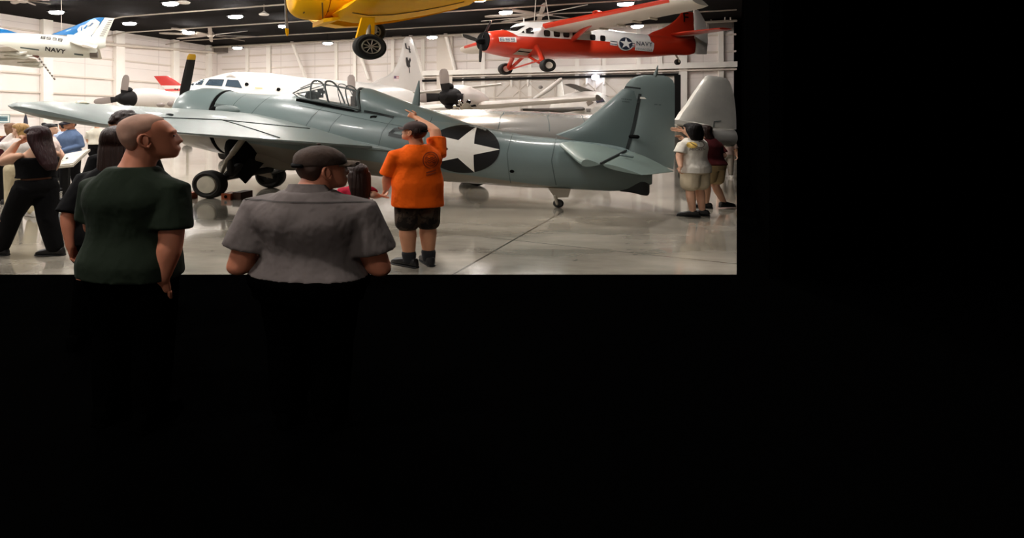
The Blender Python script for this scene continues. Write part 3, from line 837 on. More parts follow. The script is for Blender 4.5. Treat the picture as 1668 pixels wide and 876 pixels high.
# landing gear: oleo legs, linkage, fork and wheels; well recess in the forward belly
wellc = WF.sz(396, 241, -.7)
MB().ell((wellc[0] - .06, -.52, wellc[1] - .02), .50, .42, .50).build('wheel_well', MBLK, WF.o)
for side in (-1, 1):
    g = WF.loc(P(342, 301, 13.05)) if side < 0 else WF.loc(P(441, 289.5, 15.15))
    rz = .315
    axle = Vector((g.x, g.y, rz))
    tm, hm = MB(), MB()
    wheel(tm, hm, axle, (0, 1, 0), rz, .34, 1.30, .58)
    w = tm.build('wheel', MRUB, WF.o)
    hm2 = MB().lathe(axle, (0, side, 0), [(.05, .19), (.10, .20), (.16, .185), (.175, .1), (.17, .01)], 28, 1.30)
    hm2.build('hub_cap', MCAP, w)
    tq, kq = WF.pt(401, 220, -1.0), WF.pt(369, 262, -1.12)
    top = Vector((tq.x, side * 1.0, tq.z)); kn = Vector((kq.x, side * 1.12, kq.z))
    leg = MB()
    leg.tube([top, top.lerp(kn, .72), top.lerp(kn, .74), kn], [.07, .07, .055, .055], 12); leg.tube([kn, axle + Vector((.16, -side * .24, .26))], .05, 10)
    leg.build('gear_leg', MSTRUT, WF.o)
    arm = MB()
    low = axle + Vector((.1, -side * .24, .02))
    arm.tube([kn + Vector((.05, -side * .05, 0)), low + Vector((.3, 0, .25)), low], [.08, .1, .09], 10)
    arm.tube([low + Vector((.02, 0, .1)), Vector((wellc[0] + .55, side * .40, wellc[1] - .5))], .075, 10)
    arm.tube([low + Vector((.3, 0, .22)), Vector((wellc[0] + .25, side * .45, wellc[1] - .05))], .1, 10)
    arm.tube([low, axle], .08, 10)
    arm.build('gear_linkage', mat('oily black steel', '#1c1a18', .5), WF.o)
    # triangular fairing plate that hangs behind the leg
    q = [WF.pt(404, 258, -1.0), WF.pt(428, 266, -1.0), WF.pt(399, 299, -1.0), WF.pt(386, 286, -1.0)] if side < 0 else None
    if q:
        MB().prism([Vector((p.x, -1.0, p.z)) for p in q], (0, .05, 0)).build('gear_door', MBLK, WF.o, smooth=False)
    else:
        MB().prism([WF.pt(x_, y_, .55) for x_, y_ in ((424, 267), (437, 270), (443.5, 291), (419, 284.5))], (0, .04, 0)).build('gear_door', MUND, WF.o, smooth=False)
# belly bulge behind the wells
bel = WF.rows([(388, 236, 256, .3), (410, 230, 264, .62), (440, 230, 273, .72), (470, 235, 277, .66), (505, 250, 277, .4), (530, 262, 277, .1)])
body_loft(bel, 4, 30).build('belly_fairing', MUND, WF.o)
# tail wheel on its leg
ta = WF.loc(P(909.5, 331, 11.6)); rz = .085
MB().lathe(Vector((ta.x, 0, rz)), (0, 1, 0), [(-.07, .02), (-.07, .06), (-.03, rz), (.03, rz), (.07, .06), (.07, .02)], 20, 1.2).build('tail_wheel', MRUB, WF.o)
a0, z0 = WF.sz(893, 305); a1, z1 = WF.sz(930, 306.5); a2, z2 = WF.sz(926, 320.5); a3, z3 = WF.sz(904, 321.5)
MB().prism([(a0, -.13, z0), (a1, -.13, z1), (a2, -.07, z2), (a3, -.07, z3)], (0, .2, 0)).build('tail_wheel_fairing', MUND, WF.o, smooth=False)
MB().tube([(ta.x - .06, -.085, z3 + .03), (ta.x - .02, -.085, rz)], .03, 8).tube([(ta.x - .06, .085, z3 + .03), (ta.x - .02, .085, rz)], .03, 8).build('tail_fork', MSTRUT, WF.o)
# wheel chocks
for i, (px, lab) in enumerate(((305, 'orange wheel chock ahead of the fighter’s main tyre'), (377, 'orange and black wheel chock behind the fighter’s main tyre'))):
    c = P(px, 322, 13.0); c.z = 0
    t = thing('wheel_chock', lab, 'wheel chock', c, math.atan2(-.342, .94), None)
    s = 1 if i == 0 else -1
    MB().prism([(-.12, -.22, 0), (.12, -.22, 0), (.12, -.22, .13), (-.12, -.22, .13)], (0, .44, 0)).build('chock_block', mat('chock orange', '#b2552c', .6, noise=.15), t, smooth=False)
    MB().lathe((0, -.24, .065), (0, 1, 0), [(0, .01), (0, .035), (.02, .035)], 12).build('chock_eye', MBLK, t)
    if i: MB().box((.23, .1, .08), (.21, .5, .16)).build('chock_handle', mat('chock dark', '#4a2a1c', .7), t, smooth=False)
# ---------------------------------------------------------------- red and white high-wing plane hung from the roof
OT = Frame('bush_plane', 'orange-red and white high-wing propeller plane hanging under the roof, marked 699', 'aircraft', -0.0, 0.0, math.radians(22))
ax = P(790, 70, 29.0); OT.ox, OT.oy = ax.x, ax.y; OT.o.location = (ax.x, ax.y, 0)
MRED = mat('signal red', '#c8361f', .34, coat=.3, noise=.04, nscale=1.0)
MOW = mat('gloss white', '#e9e6e2', .32, coat=.3)
MCREAM = mat('wing underside white', '#e6ddd0', .45)
p1, p2, p3, p4 = OT.sz(829, 50, -.6), OT.sz(844, 59, -.8), OT.sz(882, 61.3, -.8), OT.sz(1037, 71.5, -.6)
f1 = OT.sz(1061, 52, -.1), OT.sz(1066, 66, -.3)
otskin = two_tone('red and white skin', '#c8361f', '#e9e6e2', .34, [[line_through(p2, p1), line_through(p3, p4), (1, 0, -p1[0]), (-1, 0, p4[0] + 1.15)]], coat=.3)
orow = OT.rows([(787, 57, 79, .55), (790, 52.5, 83, .72), (800, 50.5, 87, .80), (820, 48.5, 91.5, .84), (830, 47.5, 93, .85, 2.2), (846, 37.5, 94, .86, 2.6), (862, 36.8, 94.6, .88, 3), (900, 36, 95, .88, 3.2), (940, 38, 95, .86, 3.2), (965, 45, 95, .82, 3), (990, 49.5, 94.7, .74, 2.8), (1020, 53.5, 94, .64, 2.6), (1060, 57, 92.8, .48, 2.4), (1095, 60, 90, .32, 2.2), (1118, 61, 90, .2, 2), (1130.5, 62, 87, .1, 2)])
ofus = body_loft(orow, 5, 48).build('fuselage', otskin, OT.o)
sec = []
for pxl, pyl, pxt, pyt, th in ((1050, 60, 1131, 72, .16), (1063, 52, 1131, 58, .18), (1081, 45.5, 1130.5, 50, .18), (1092, 39, 1130, 42, .17), (1101, 31.5, 1129.5, 34, .15), (1107, 24.5, 1129, 27, .13), (1111, 19, 1129, 20, .11)):
    sec.append(airfoil_ring(OT.pt(pxl, pyl), OT.pt(pxt, pyt), Vector((0, 1, 0)), th))
ofin = MB().loft(sec).build('tail_fin', MRED, OT.o)
sec = []
for pxl, pyl, pxt, pyt, th in ((1131.5, 88.5, 1151, 88.5, .1), (1131.5, 70, 1153, 70, .1), (1131, 50, 1152.5, 50, .1), (1130.5, 34, 1148, 34, .1), (1130, 23, 1142, 23, .09), (1129.5, 17.5, 1137.5, 17, .07), (1129.5, 14.8, 1133, 14.8, .04)):
    sec.append(airfoil_ring(OT.pt(pxl, pyl), OT.pt(pxt, pyt), Vector((0, 1, 0)), th))
MB().loft(sec).build('rudder', mat('rudder white', '#f3f0ea', .45), OT.o)
OTREE = bvh_of([ofus, ofin])
# tailplanes
for side in (-1, 1):
    rl, rt = OT.pt(1097, 54.5, -.3), OT.pt(1131, 58, -.12)
    tl, tt = OT.pt(1165, 46.2, -4.0), OT.pt(1199, 47.2, -4.0)
    rings = []
    for k, sc_ in ((0, 1), (.5, 1), (.9, .95), (1, .6)):
        l = Vector((rl.x, .1 * side, rl.z)).lerp(Vector((tl.x, 4.0 * side, tl.z)), k); e = Vector((rt.x, .1 * side, rt.z)).lerp(Vector((tt.x, 4.0 * side, tt.z)), k)
        m_ = (l + e) / 2
        rings.append(airfoil_ring(m_ + (l - m_) * sc_, m_ + (e - m_) * sc_, Vector((0, 0, 1)), .22 - .12 * k))
    q0_, q1_ = rings[0][8], rings[-1][8]
    tpm = two_tone('red tailplane %d' % side, '#e6ddd0', '#c8361f', .35, [[(-1, 0, OT.sz(1180, 46, -3.2)[0])]])
    MB().loft(rings).build('tailplane', tpm, OT.o)
# wings: red leading edge, white behind; near tip white
W0L, W0T = OT.pt(885, 41.5, -.9), OT.pt(966, 49.5, -.9)
W1L, W1T = OT.pt(1122, -7, -8.6), OT.pt(1157, 11, -8.6)
for side in (-1, 1):
    rings = []; redr = []
    for k, sc_ in ((0, 1), (.2, 1), (.4, 1), (.6, 1), (.8, 1), (.9, 1), (.96, .95), (1, .8)):
        l = Vector((W0L.x, .2 * side, W0L.z)).lerp(Vector((W1L.x, 8.6 * side, W1L.z)), k)
        e = Vector((W0T.x, .2 * side, W0T.z)).lerp(Vector((W1T.x, 8.6 * side, W1T.z)), k)
        m_ = (l + e) / 2; l, e = m_ + (l - m_) * sc_, m_ + (e - m_) * sc_
        rings.append(airfoil_ring(l, e, Vector((0, 0, 1)), .52 - .24 * k))
    wg = MB().loft(rings).build('wing', MCREAM, OT.o)
    # red leading edge band wrapped round the nose of the section
    mb = MB()
    for R_ in rings: redr.append([p + Vector((0, 0, .006 if i < 4 else -.006)) + Vector((-.012, 0, 0)) for i, p in enumerate(R_[5:10])])
    mb.loft(redr[:6], False, False, closed=False)
    mb.build('leading_edge', MRED, wg)
    top = MB(); top.loft([[p + Vector((0, 0, .012)) for p in R_[1:6]] for R_ in rings[:6]], False, False, closed=False); top.build('upper_skin', MRED, wg)
    for k0 in (.12, .3, .45, .58, .7):
        i0 = rings[0][13].lerp(rings[-2][13], k0); i1 = rings[0][14].lerp(rings[-2][14], k0)
        MB().tube([i0 + Vector((0, 0, -.05)), i1 + Vector((.1, 0, -.09))], .05, 6).build('flap_hinge', MCREAM, wg)
    # strut from the belly side to the wing
    a = OT.pt(934, 64, -.85); b = OT.pt(972, 35, -3.6)
    a = Vector((a.x, .8 * side, a.z)); b = Vector((b.x, 3.6 * side, b.z + .15))
    MB().tube([a, b], .14, 12, flat=((0, 1, 0), .5)).build('wing_strut', MRED, OT.o)
# insignia, lettering, windows
MNAVY = mat('insignia navy', '#232a3c', .5)
MWIN = mat('cabin window dark', '#1d1a19', .12, spec=.8)
def oq(*c): return [OT.sz(x, y, -.8) for x, y in c]
for (x, y, w, h) in ((889, 54.5, 5.2, 4.8), (905, 55.5, 5.2, 4.8), (920.5, 56.3, 5.2, 4.8), (935.5, 57, 5.0, 4.6), (964, 61, 4.6, 4.3), (981, 62.5, 4.6, 4.3)):
    c_ = OT.sz(x, y, -.8); e_ = OT.sz(x + w, y - h, -.8)
    rx, rz = e_[0] - c_[0], e_[1] - c_[1]
    ol = [(c_[0] + rx * math.copysign(abs(math.cos(a)) ** .5, math.cos(a)), c_[1] + rz * math.copysign(abs(math.sin(a)) ** .5, math.sin(a))) for a in [2 * PI * i / 24 for i in range(24)]]
    lay(*fan(c_, ol, 3, 1), OTREE, 'cabin_window', MWIN, OT.o, .02)
def opoly(name, px, m, off=.02, rings=6):
    q = [OT.sz(x, y, -.75) for x, y in px]; c_ = (sum(p[0] for p in q) / len(q), sum(p[1] for p in q) / len(q))
    return lay(*fan(c_, q, rings, 5), OTREE, name, m, OT.o, off)
opoly('windscreen', [(828.5, 47), (840, 41.2), (858, 41), (845, 49.5)], MWIN, .03)
opoly('cockpit_window', [(855, 54.5), (856, 47.5), (862, 44.8), (866, 46), (866.5, 55.5)], MWIN, .03)
opoly('cockpit_window', [(848.5, 53), (852.5, 49.8), (852.8, 54.3)], MWIN, .03)
opoly('number_panel', [(811.5, 60.5), (838.5, 61), (839, 69.3), (812.5, 68)], MOW, .02)
lay(*block_text('699', oq((814, 61.8), (836.8, 62.3), (836.8, 68.0), (814.3, 67.0)), .14, .13, .42), OTREE, 'side_number', mat('number blue', '#3b4c66', .5), OT.o, .05)
opoly('name_panel', [(1037, 66), (1066, 66.5), (1071, 70), (1070, 83.5), (1037, 81.5)], MOW, .02)
lay(*text_shape('NAVY', oq((1039.5, 66.5), (1068.5, 68), (1068.5, 75), (1039.5, 73.5)), 2, .012), OTREE, 'side_lettering', mat('letter slate', '#343b48', .5), OT.o, .05)
lay(*text_shape('PENSACOLA', oq((1040, 77), (1068.5, 78.5), (1068.5, 82), (1040, 80.3)), 1), OTREE, 'small_lettering', mat('letter pale slate', '#8d929b', .5), OT.o, .05)
c_ = OT.sz(1016.3, 71.3, -.6); e_ = OT.sz(1028.8, 71.3, -.6); u_ = OT.sz(1016.3, 59.8, -.6)
rx, rz = e_[0] - c_[0], u_[1] - c_[1]
lay(*fan(c_, circ_pts(c_, rx * 1.12, rz * 1.0, 40), 6, 1), OTREE, 'insignia_border', MOW, OT.o, .02)
for s_, nm in ((-1, 'bar'), (1, 'bar')):
    q = oq(*(((993.5, 65.5), (1006, 66.5), (1006, 74.5), (993.5, 73)) if s_ < 0 else ((1026, 67.8), (1036.8, 69), (1036.8, 76.3), (1026, 75.3))))
    lay(*quad_grid(q, 4, 4), OTREE, 'insignia_bar', MOW, OT.o, .03)
    for v0, v1 in ((.14, .30), (.70, .86)):
        g_ = [tuple(q[0][k] + (q[3][k] - q[0][k]) * v0 for k in (0, 1)), tuple(q[1][k] + (q[2][k] - q[1][k]) * v0 for k in (0, 1)), tuple(q[1][k] + (q[2][k] - q[1][k]) * v1 for k in (0, 1)), tuple(q[0][k] + (q[3][k] - q[0][k]) * v1 for k in (0, 1))]
        lay(*quad_grid(g_, 4, 1), OTREE, 'bar_stripe', MNAVY, OT.o, .04)
lay(*fan(c_, circ_pts(c_, rx * .93, rz * .86, 40), 6, 1), OTREE, 'insignia_disc', MNAVY, OT.o, .045)
lay(*fan(c_, star_pts(c_, rx * .9, rz * .84), 6, 3), OTREE, 'insignia_star', MOW, OT.o, .06)
lay(*text_shape('F', [OT.sz(x, y, -.12) for x, y in ((1113.5, 20.5), (1122, 20.8), (1122, 36), (1113.5, 35.5))], 1), OTREE, 'fin_letter', mat('letter black', '#120e0f', .6), OT.o, .05)
opoly('exhaust_panel', [(846, 79), (866, 81), (862.5, 90), (840.5, 87.5)], MSTRUT, .07)
opoly('exhaust_slot', [(845, 82.5), (864, 84.8), (863.5, 86), (844, 83.8)], MBLK, .085)
# engine and propeller
oh = OT.pt(783.5, 67, 0)
MB().lathe(oh + Vector((.1, 0, 0)), (1, 0, 0), [(0, .12), (0, .46), (.3, .5)], 24, 1.25).build('engine_face', MBLK, OT.o)
MB().lathe(oh, (1, 0, 0), [(-.28, .03), (-.25, .09), (-.1, .15), (.15, .18)], 20, 1.2).build('propeller_hub', MBLK, OT.o)
for (x, y, w) in ((800.5, 34, .16), (753, 57.5, .17), (782, 103, .07)):
    t_ = OT.pt(x, y, 0) if x != 753 else OT.pt(x, y, 0.0)
    if x == 753: t_ = Vector((oh.x - .9, -.15, OT.sz(753, 57.5)[1])); t_ = OT.pt(753, 57.5, .9)
    d_ = t_ - oh; dn = d_.normalized(); ch = Vector((0.75, 0, 0)) + dn.cross(Vector((1, 0, 0))).normalized() * .66; ch = (ch - dn * ch.dot(dn)).normalized(); th = ch.cross(dn)
    mb = MB(); mb.loft([airfoil_ring(oh + d_ * f - ch * ww, oh + d_ * f + ch * ww, th, .06, 6) for f, ww in ((.1, w * .5), (.35, w), (.7, w * 1.1), (.95, w * .8))])
    bl_ = mb.build('propeller_blade', MRUB, OT.o)
    MB().loft([airfoil_ring(oh + d_ * f - ch * ww, oh + d_ * f + ch * ww, th, .06, 6) for f, ww in ((.951, w * .8), (1.0, w * .55))]).build('blade_tip', MCREAM, bl_)
# undercarriage
rzw = .32
for (x, y, t_) in ((892, 106.5, -1.9), (823, 112.5, 1.8)):
    c_ = OT.pt(x, y, t_)
    tm, hm = MB(), MB(); wheel(tm, hm, c_, (0, 1, 0), rzw, .34, 1.3, .5)
    w_ = tm.build('wheel', MRUB, OT.o); hm.build('hub', MCREAM, w_)
    if t_ < 0:
        MB().tube([OT.pt(874, 76, -.8), c_ + Vector((-.05, .25, .2))], .15, 12, flat=((0, 1, 0), .6)).build('gear_leg', MRED, OT.o)
        MB().tube([OT.pt(862, 92.5, -.3), c_ + Vector((0, .2, -.02))], .07, 8).build('gear_brace', MRED, OT.o)
    else:
        MB().tube([OT.pt(836, 91, .5), c_ + Vector((.05, -.25, .1))], .13, 12, flat=((0, 1, 0), .6)).build('gear_leg', MRED, OT.o)
        MB().tube([OT.pt(852, 93, .4), c_ + Vector((.15, -.25, 0))], .09, 8).build('gear_brace', MRED, OT.o)
        MB().tube([c_ + Vector((.1, -.2, -.05)), OT.pt(880, 98, -1.6)], .045, 8).build('gear_brace', MRED, OT.o)
c_ = OT.pt(1103.5, 101, 0)
MB().lathe(c_, (0, 1, 0), [(-.09, .03), (-.09, .13), (-.04, .17), (.04, .17), (.09, .13), (.09, .03)], 20, 1.3).build('tail_wheel', MRUB, OT.o)
MB().tube([OT.pt(1101, 90, 0), OT.pt(1104, 95, 0), c_ + Vector((0, -.12, 0))], .05, 8).build('tail_fork', MSTRUT, OT.o)
MB().tube([OT.pt(853, 38, 0), OT.pt(853.3, 30, 0)], .03, 6).build('aerial_mast', MOW, OT.o)
MB().tube([OT.pt(784, 34.5, 0), OT.pt(900, 24, 0)], .018, 6).build('aerial_wire', MPIPE, OT.o)
MB().ell(OT.pt(973, 20.5, -4.0), .28, .16, .10).build('wing_light', MRED, OT.o)
for x0, x1 in ((870, 876), (895, 882)):
    a = OT.pt(x0, 37, 0); b = OT.pt(x1, -3, 0); b.z = ZC + .02
    MB().tube([a, b], .02, 6).build('hanging_cable', MPIPE, OT.o)

# ---------------------------------------------------------------- yellow trainer overhead, cut by the top edge
YE = Frame('trainer_plane', 'bright yellow propeller plane hanging overhead with one wheel lowered', 'aircraft', 0, 0, math.radians(24))
ax = P(560, 20, 16.0); YE.ox, YE.oy = ax.x, ax.y; YE.o.location = (ax.x, ax.y, 0)
MY = mat('trainer yellow', '#efae0a', .55, spec=.12, noise=.04, nscale=1.2)
MYD = mat('seam brown', '#6b4a0c', .7)
yr = YE.rows([(474, -52, 12, .45), (476, -58, 20, .62), (486, -62, 28, .72), (500, -63, 31.5, .76), (524, -64, 32.5, .77)])
yc = body_loft(yr, 4, 40).build('cowling', MY, YE.o)
yr2 = YE.rows([(526, -62, 30, .73, 2.2), (560, -66, 27, .76, 2.4), (620, -72, 22, .78, 2.6), (700, -70, 10, .72, 2.5), (800, -50, 0, .5, 2.2), (900, -45, -8, .3)])
yf = body_loft(yr2, 4, 40).build('fuselage', MY, YE.o)
for side in (-1, 1):
    rings = []
    L0, T0 = YE.pt(545, 27.5, -.55), YE.pt(770, 8, -.5)
    for k, sc_, dz_ in ((0, 1, 0), (.15, 1, .05), (.3, 1, .22), (.6, 1, .72), (.85, 1, 1.12), (.94, .93, 1.28), (1, .6, 1.38)):
        t_ = (.3 + 6.0 * k) * side
        if side > 0: dz_ += .75 * k * k
        l = Vector((L0.x + .55 * k, t_, L0.z + .1 + dz_ * .9)); e = Vector((T0.x - 1.2 * k, t_, T0.z + .05 + dz_ * .9))
        m_ = (l + e) / 2; l, e = m_ + (l - m_) * sc_, m_ + (e - m_) * sc_
        rings.append(airfoil_ring(l, e, Vector((0, 0, 1)), (.62 - .35 * k) * sc_))
    wg = MB().loft(rings).build('wing', MY, YE.o)
    if side < 0:
        mb = MB()
        for k in range(1):
            a = rings[1][13].lerp(rings[1][9], .1); 
        mb.tube([p + Vector((0, -.02, -.012)) for p in rings[1][9:15]], .012, 6)
        mb.build('panel_seam', MYD, wg)
YT = bvh_of([yc, yf])
MB().tube([YE.pt(525, 5, -.79), YE.pt(526, 33.5, -.3)], .02, 6).build('cowl_gap', MYD, YE.o)
q = [YE.pt(527, 30, -.5), YE.pt(566, 26, -.5), YE.pt(548, 33, -.5), YE.pt(527, 36.5, -.5)]
MB().prism(q, (0, .9, 0)).build('cooling_flap', MY, YE.o, smooth=False)
for x, y, r in ((541, 14.5, .03), (503, 16, .02)): lay(*fan(YE.sz(x, y, -.75), circ_pts(YE.sz(x, y, -.75), r, r, 12), 2, 1), YT, 'fastener', MYD, YE.o, .012)
for x, y, t_, near in ((602, 76.5, -1.75, 1), (605, 52, 1.2, 0)):
    c_ = YE.pt(x, y, t_)
    rzw = .315 if near else .33
    tm, hm = MB(), MB(); wheel(tm, hm, c_, (0, 1, 0), rzw, .26, 1.42, .56, 36)
    w_ = tm.build('wheel', MRUB, YE.o)
    hb = MB()
    hb.lathe(c_ + Vector((0, -.10, 0)), (0, 1, 0), [(0, rzw * .50), (-.03, rzw * .56), (.0, rzw * .60), (.04, rzw * .50)], 36, 1.42, caps=False)
    for k in range(9):
        a = 2 * PI * k / 9; hb.tube([c_ + Vector((0, -.09, 0)), c_ + Vector((rzw * .52 * 1.42 * math.cos(a), -.09, rzw * .52 * math.sin(a)))], .014, 6)
    hb.lathe(c_ + Vector((0, -.10, 0)), (0, 1, 0), [(0, .01), (0, rzw * .14), (.05, rzw * .16)], 20, 1.42)
    hb.build('spoked_rim', MSTRUT, w_)
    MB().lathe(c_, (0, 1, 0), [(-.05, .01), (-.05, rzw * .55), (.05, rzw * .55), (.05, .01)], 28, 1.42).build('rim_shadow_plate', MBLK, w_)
    if near:
        pl = [(590, 28), (610.5, 28), (610, 58), (594, 63.5), (581, 61)]
        MB().prism([YE.pt(a, b, t_ + .28) for a, b in pl], (0, .1, 0)).build('gear_fairing', MY, YE.o, smooth=False)
        MB().tube([YE.pt(601, 40, t_ + .35), c_ + Vector((0, .2, 0))], .07, 10).build('gear_leg', MSTRUT, YE.o)
        MB().tube([c_ + Vector((0, .2, 0)), c_], .05, 8).build('axle', MSTRUT, YE.o)
    else:
        MB().tube([YE.pt(602, 20, t_ - .2), c_ + Vector((0, -.22, 0))], .09, 10).build('gear_leg', MSTRUT, YE.o)
yh = YE.pt(464, -14, 0)
MB().lathe(yh, (1, 0, 0), [(-.25, .03), (-.15, .1), (.1, .13), (.35, .13)], 16, 1.2).build('propeller_hub', MSTRUT, YE.o)
ya, yb = YE.pt(463.5, 8, 0), YE.pt(468, 58.5, 0)
def blade_secs(a, b, fs, m, nm, parent):
    d_ = b - a; dn = d_.normalized(); ch = Vector((1, .5, 0)); ch = (ch - dn * ch.dot(dn)).normalized(); th = ch.cross(dn)
    return MB().loft([airfoil_ring(a + d_ * f - ch * w, a + d_ * f + ch * w, th, .03, 6) for f, w in fs]).build(nm, m, parent)
b_ = blade_secs(yh, yb, ((.05, .03), (.35, .035), (.6, .045), (.82, .065), (.83, .065)), mat('blade grey', '#7e7b78', .4), 'propeller_blade', YE.o)
blade_secs(yh, yb, ((.831, .066), (.93, .06), (1.0, .025)), MY, 'blade_tip', b_)
b_ = blade_secs(yh, yh + (yh - yb), ((.05, .03), (.35, .035), (.6, .045), (.82, .065), (.97, .04)), mat('blade grey', '#7e7b78', .4), 'propeller_blade', YE.o)
for x in (540, 640):
    a = YE.pt(x, -62, 0); MB().tube([a, Vector((a.x, 0, ZC + .02))], .02, 6).build('hanging_cable', MPIPE, YE.o)

# ---------------------------------------------------------------- white and blue jet hung at the upper left, tail towards the hall
JE = Frame('attack_jet', 'white jet with blue spine and fin hanging by the wall, lettered NAVY and 8538', 'aircraft', 0, 0, math.radians(22))
ax = P(90, 75, 25.0); JE.ox, JE.oy = ax.x, ax.y; JE.o.location = (ax.x, ax.y, 0)
MJ = mat('jet white', '#dcdcd2', .36, coat=.2, noise=.03, nscale=1)
MBLU = mat('jet blue', '#1f6fae', .35, coat=.3, noise=.05, nscale=1)
jr = JE.rows([(-120, 60, 98, .7), (-60, 55, 93, .85), (0, 54.5, 91, .88), (40, 55, 92.3, .86), (80, 56.5, 93.3, .78), (105, 59, 94, .68), (125, 63, 94.3, .55), (145, 70, 94.2, .42), (158, 78, 93.8, .30)])
jf = body_loft(jr, 5, 40).build('fuselage', MJ, JE.o)
MB().loft([section(*r) for r in JE.rows([(147, 84.5, 94.3, .40), (159.5, 83.5, 94.3, .30)])]).build('jet_pipe', mat('jet pipe', '#6b625c', .4, .5), JE.o)
body_loft(JE.rows([(110, 56, 74, .22), (135, 58, 76, .26), (158, 62, 80, .2), (172, 64, 77, .08)]), 3, 24).build('fin_fairing', MJ, JE.o)
hp = JE.rows([(-90, 40, 70, .3), (-40, 40, 70, .32), (-10, 43.5, 70, .32), (10, 48, 70, .3), (24, 52.5, 70, .22), (34, 55.5, 70, .08)])
body_loft(hp, 4, 28).build('dorsal_hump', MBLU, JE.o)
sec = []
for pxl, pyl, pxt, pyt, th in ((84, 56, 150, 60, .10), (100, 50, 153, 53, .14), (118, 43.5, 158, 46, .14), (135, 36.5, 163.5, 38.5, .12), (147, 31.5, 167, 33, .1), (155, 29, 169.5, 29.5, .07), (161, 28.2, 170, 28.4, .03)):
    sec.append(airfoil_ring(JE.pt(pxl, pyl), JE.pt(pxt, pyt), Vector((0, 1, 0)), th))
jfin = MB().loft(sec).build('tail_fin', MBLU, JE.o)
sec = []
for pxl, pyl, pxt, pyt, th in ((148, 60.5, 172, 64.5, .07), (153, 53, 175.5, 55, .08), (158.5, 46, 179, 47, .08), (164, 38.5, 182.5, 39, .07), (168, 33, 185, 33, .06), (170.3, 28.6, 187, 29.6, .03)):
    sec.append(airfoil_ring(JE.pt(pxl, pyl), JE.pt(pxt, pyt), Vector((0, 1, 0)), th))
jrud = MB().loft(sec).build('rudder', MJ, JE.o)
JT = bvh_of([jf, jfin, jrud])
def jpoly(name, px, m, off=.012, r_=5): 
    q = [JE.sz(x, y, -.05) for x, y in px]; c_ = (sum(p[0] for p in q) / len(q), sum(p[1] for p in q) / len(q))
    return lay(*fan(c_, q, r_, 4), JT, name, m, jfin, off)
MJB = mat('pale blue streak', '#a9c9e6', .4)
jpoly('fin_marking', [(128, 54.5), (126, 48), (131, 42.5), (139, 40), (147, 33.5), (156, 31.5), (163, 36), (160, 43), (153, 53), (148, 58.5)], MJ, .015)
jpoly('fin_base_fade', [(120, 56.5), (128, 52), (140, 52), (149, 56), (148, 60)], MJ, .02)
for c4 in (((131.5, 50), (133, 43.5), (134.5, 43.2), (133.5, 50)), ((142, 44), (147, 43), (153, 38), (150, 37), (146, 41.5)), ((136, 47), (141, 41), (143, 41.5), (139, 47))):
    jpoly('fin_squiggle', c4, MBLU if c4[0][0] < 140 else mat('slate blue', '#5a6f92', .5), .03, 3)
for k in range(9):
    y = 33.5 + 3.1 * k; x = 176.5 - 1.75 * k
    strip(pxline(JE, [(x, y), (x + 6.5, y + .2)], 3), .03, JT, 'rudder_rib', mat('rib grey', '#85827e', .6), jrud, .012)
MBT = mat('jet lettering', '#1c1b1b', .5)
def jq(*c): return [JE.sz(x, y, -.75) for x, y in c]
lay(*block_text('8538', jq((66.5, 57.8), (101.5, 62.3), (101, 67.8), (66, 63)), .2, .17), JT, 'side_number', mat('number grey', '#3a3836', .5), JE.o, .045)
lay(*text_shape('NAVY', jq((74.5, 76), (107, 80.5), (105, 86.8), (73, 82.3)), 2, .035), JT, 'side_lettering', MBT, JE.o, .045)
strip(pxline(JE, [(120.5, 87.5), (135, 89)], 4, -.5), .06, JT, 'vent_slot', MSIL, JE.o, .012)
strip(pxline(JE, [(33, 77.5), (63, 81)], 4, -.8), .05, JT, 'panel_seam', MSIL, JE.o, .012)
# tailplane towards the viewer
for side in (-1, 1):
    rl, rt = JE.pt(111, 66.5, -.45), JE.pt(160, 73, -.3)
    tl, tt = JE.pt(128, 73.5, -2.3), JE.pt(157, 78.5, -2.3)
    rings = []
    for k, sc_ in ((0, 1), (.5, 1), (.92, 1), (1, .7)):
        l = Vector((rl.x, .3 * side, rl.z)).lerp(Vector((tl.x, 2.3 * side, tl.z)), k); e = Vector((rt.x, .25 * side, rt.z)).lerp(Vector((tt.x, 2.3 * side, tt.z)), k)
        m_ = (l + e) / 2; rings.append(airfoil_ring(m_ + (l - m_) * sc_, m_ + (e - m_) * sc_, Vector((0, 0, 1)), .16 - .06 * k))
    MB().loft(rings).build('tailplane', mat('jet underside', '#c9c2b6', .45), JE.o)
for side in (-1, 1):
    rings = []
    for k, sc_ in ((0, 1), (.5, 1), (.95, 1), (1, .8)):
        l = Vector((JE.sz(-150, 84, -.6)[0] + 3.4 * k, (.5 + 3.6 * k) * side, JE.sz(0, 90, -.6)[1])); e = Vector((JE.sz(52, 93, -.6)[0] - .2 * k, (.5 + 3.6 * k) * side, JE.sz(52, 92, -.6)[1] - .03 * k))
        m_ = (l + e) / 2; rings.append(airfoil_ring(m_ + (l - m_) * sc_, m_ + (e - m_) * sc_, Vector((0, 0, 1)), .3 - .18 * k))
    w_ = MB().loft(rings).build('wing', mat('jet underside', '#c9c2b6', .45), JE.o)
    for k in (.25, .6):
        e = Vector((JE.sz(46, 93, -.6)[0], (.5 + 3.6 * k) * side, JE.sz(52, 92, -.6)[1] - .12)); MB().tube([e + Vector((-.7, 0, .02)), e, e + Vector((.25, 0, .08))], [.03, .09, .02], 8).build('flap_fairing', MJ, w_)
hk = [JE.pt(38, 84, -.3), JE.pt(62, 93, -.25), JE.pt(89, 129, -.2)]
hkm = two_tone('striped hook', '#7d6a60', '#e9dfd6', .5, [[(1, 0, 0)]])
mb1, mb2 = MB(), MB()
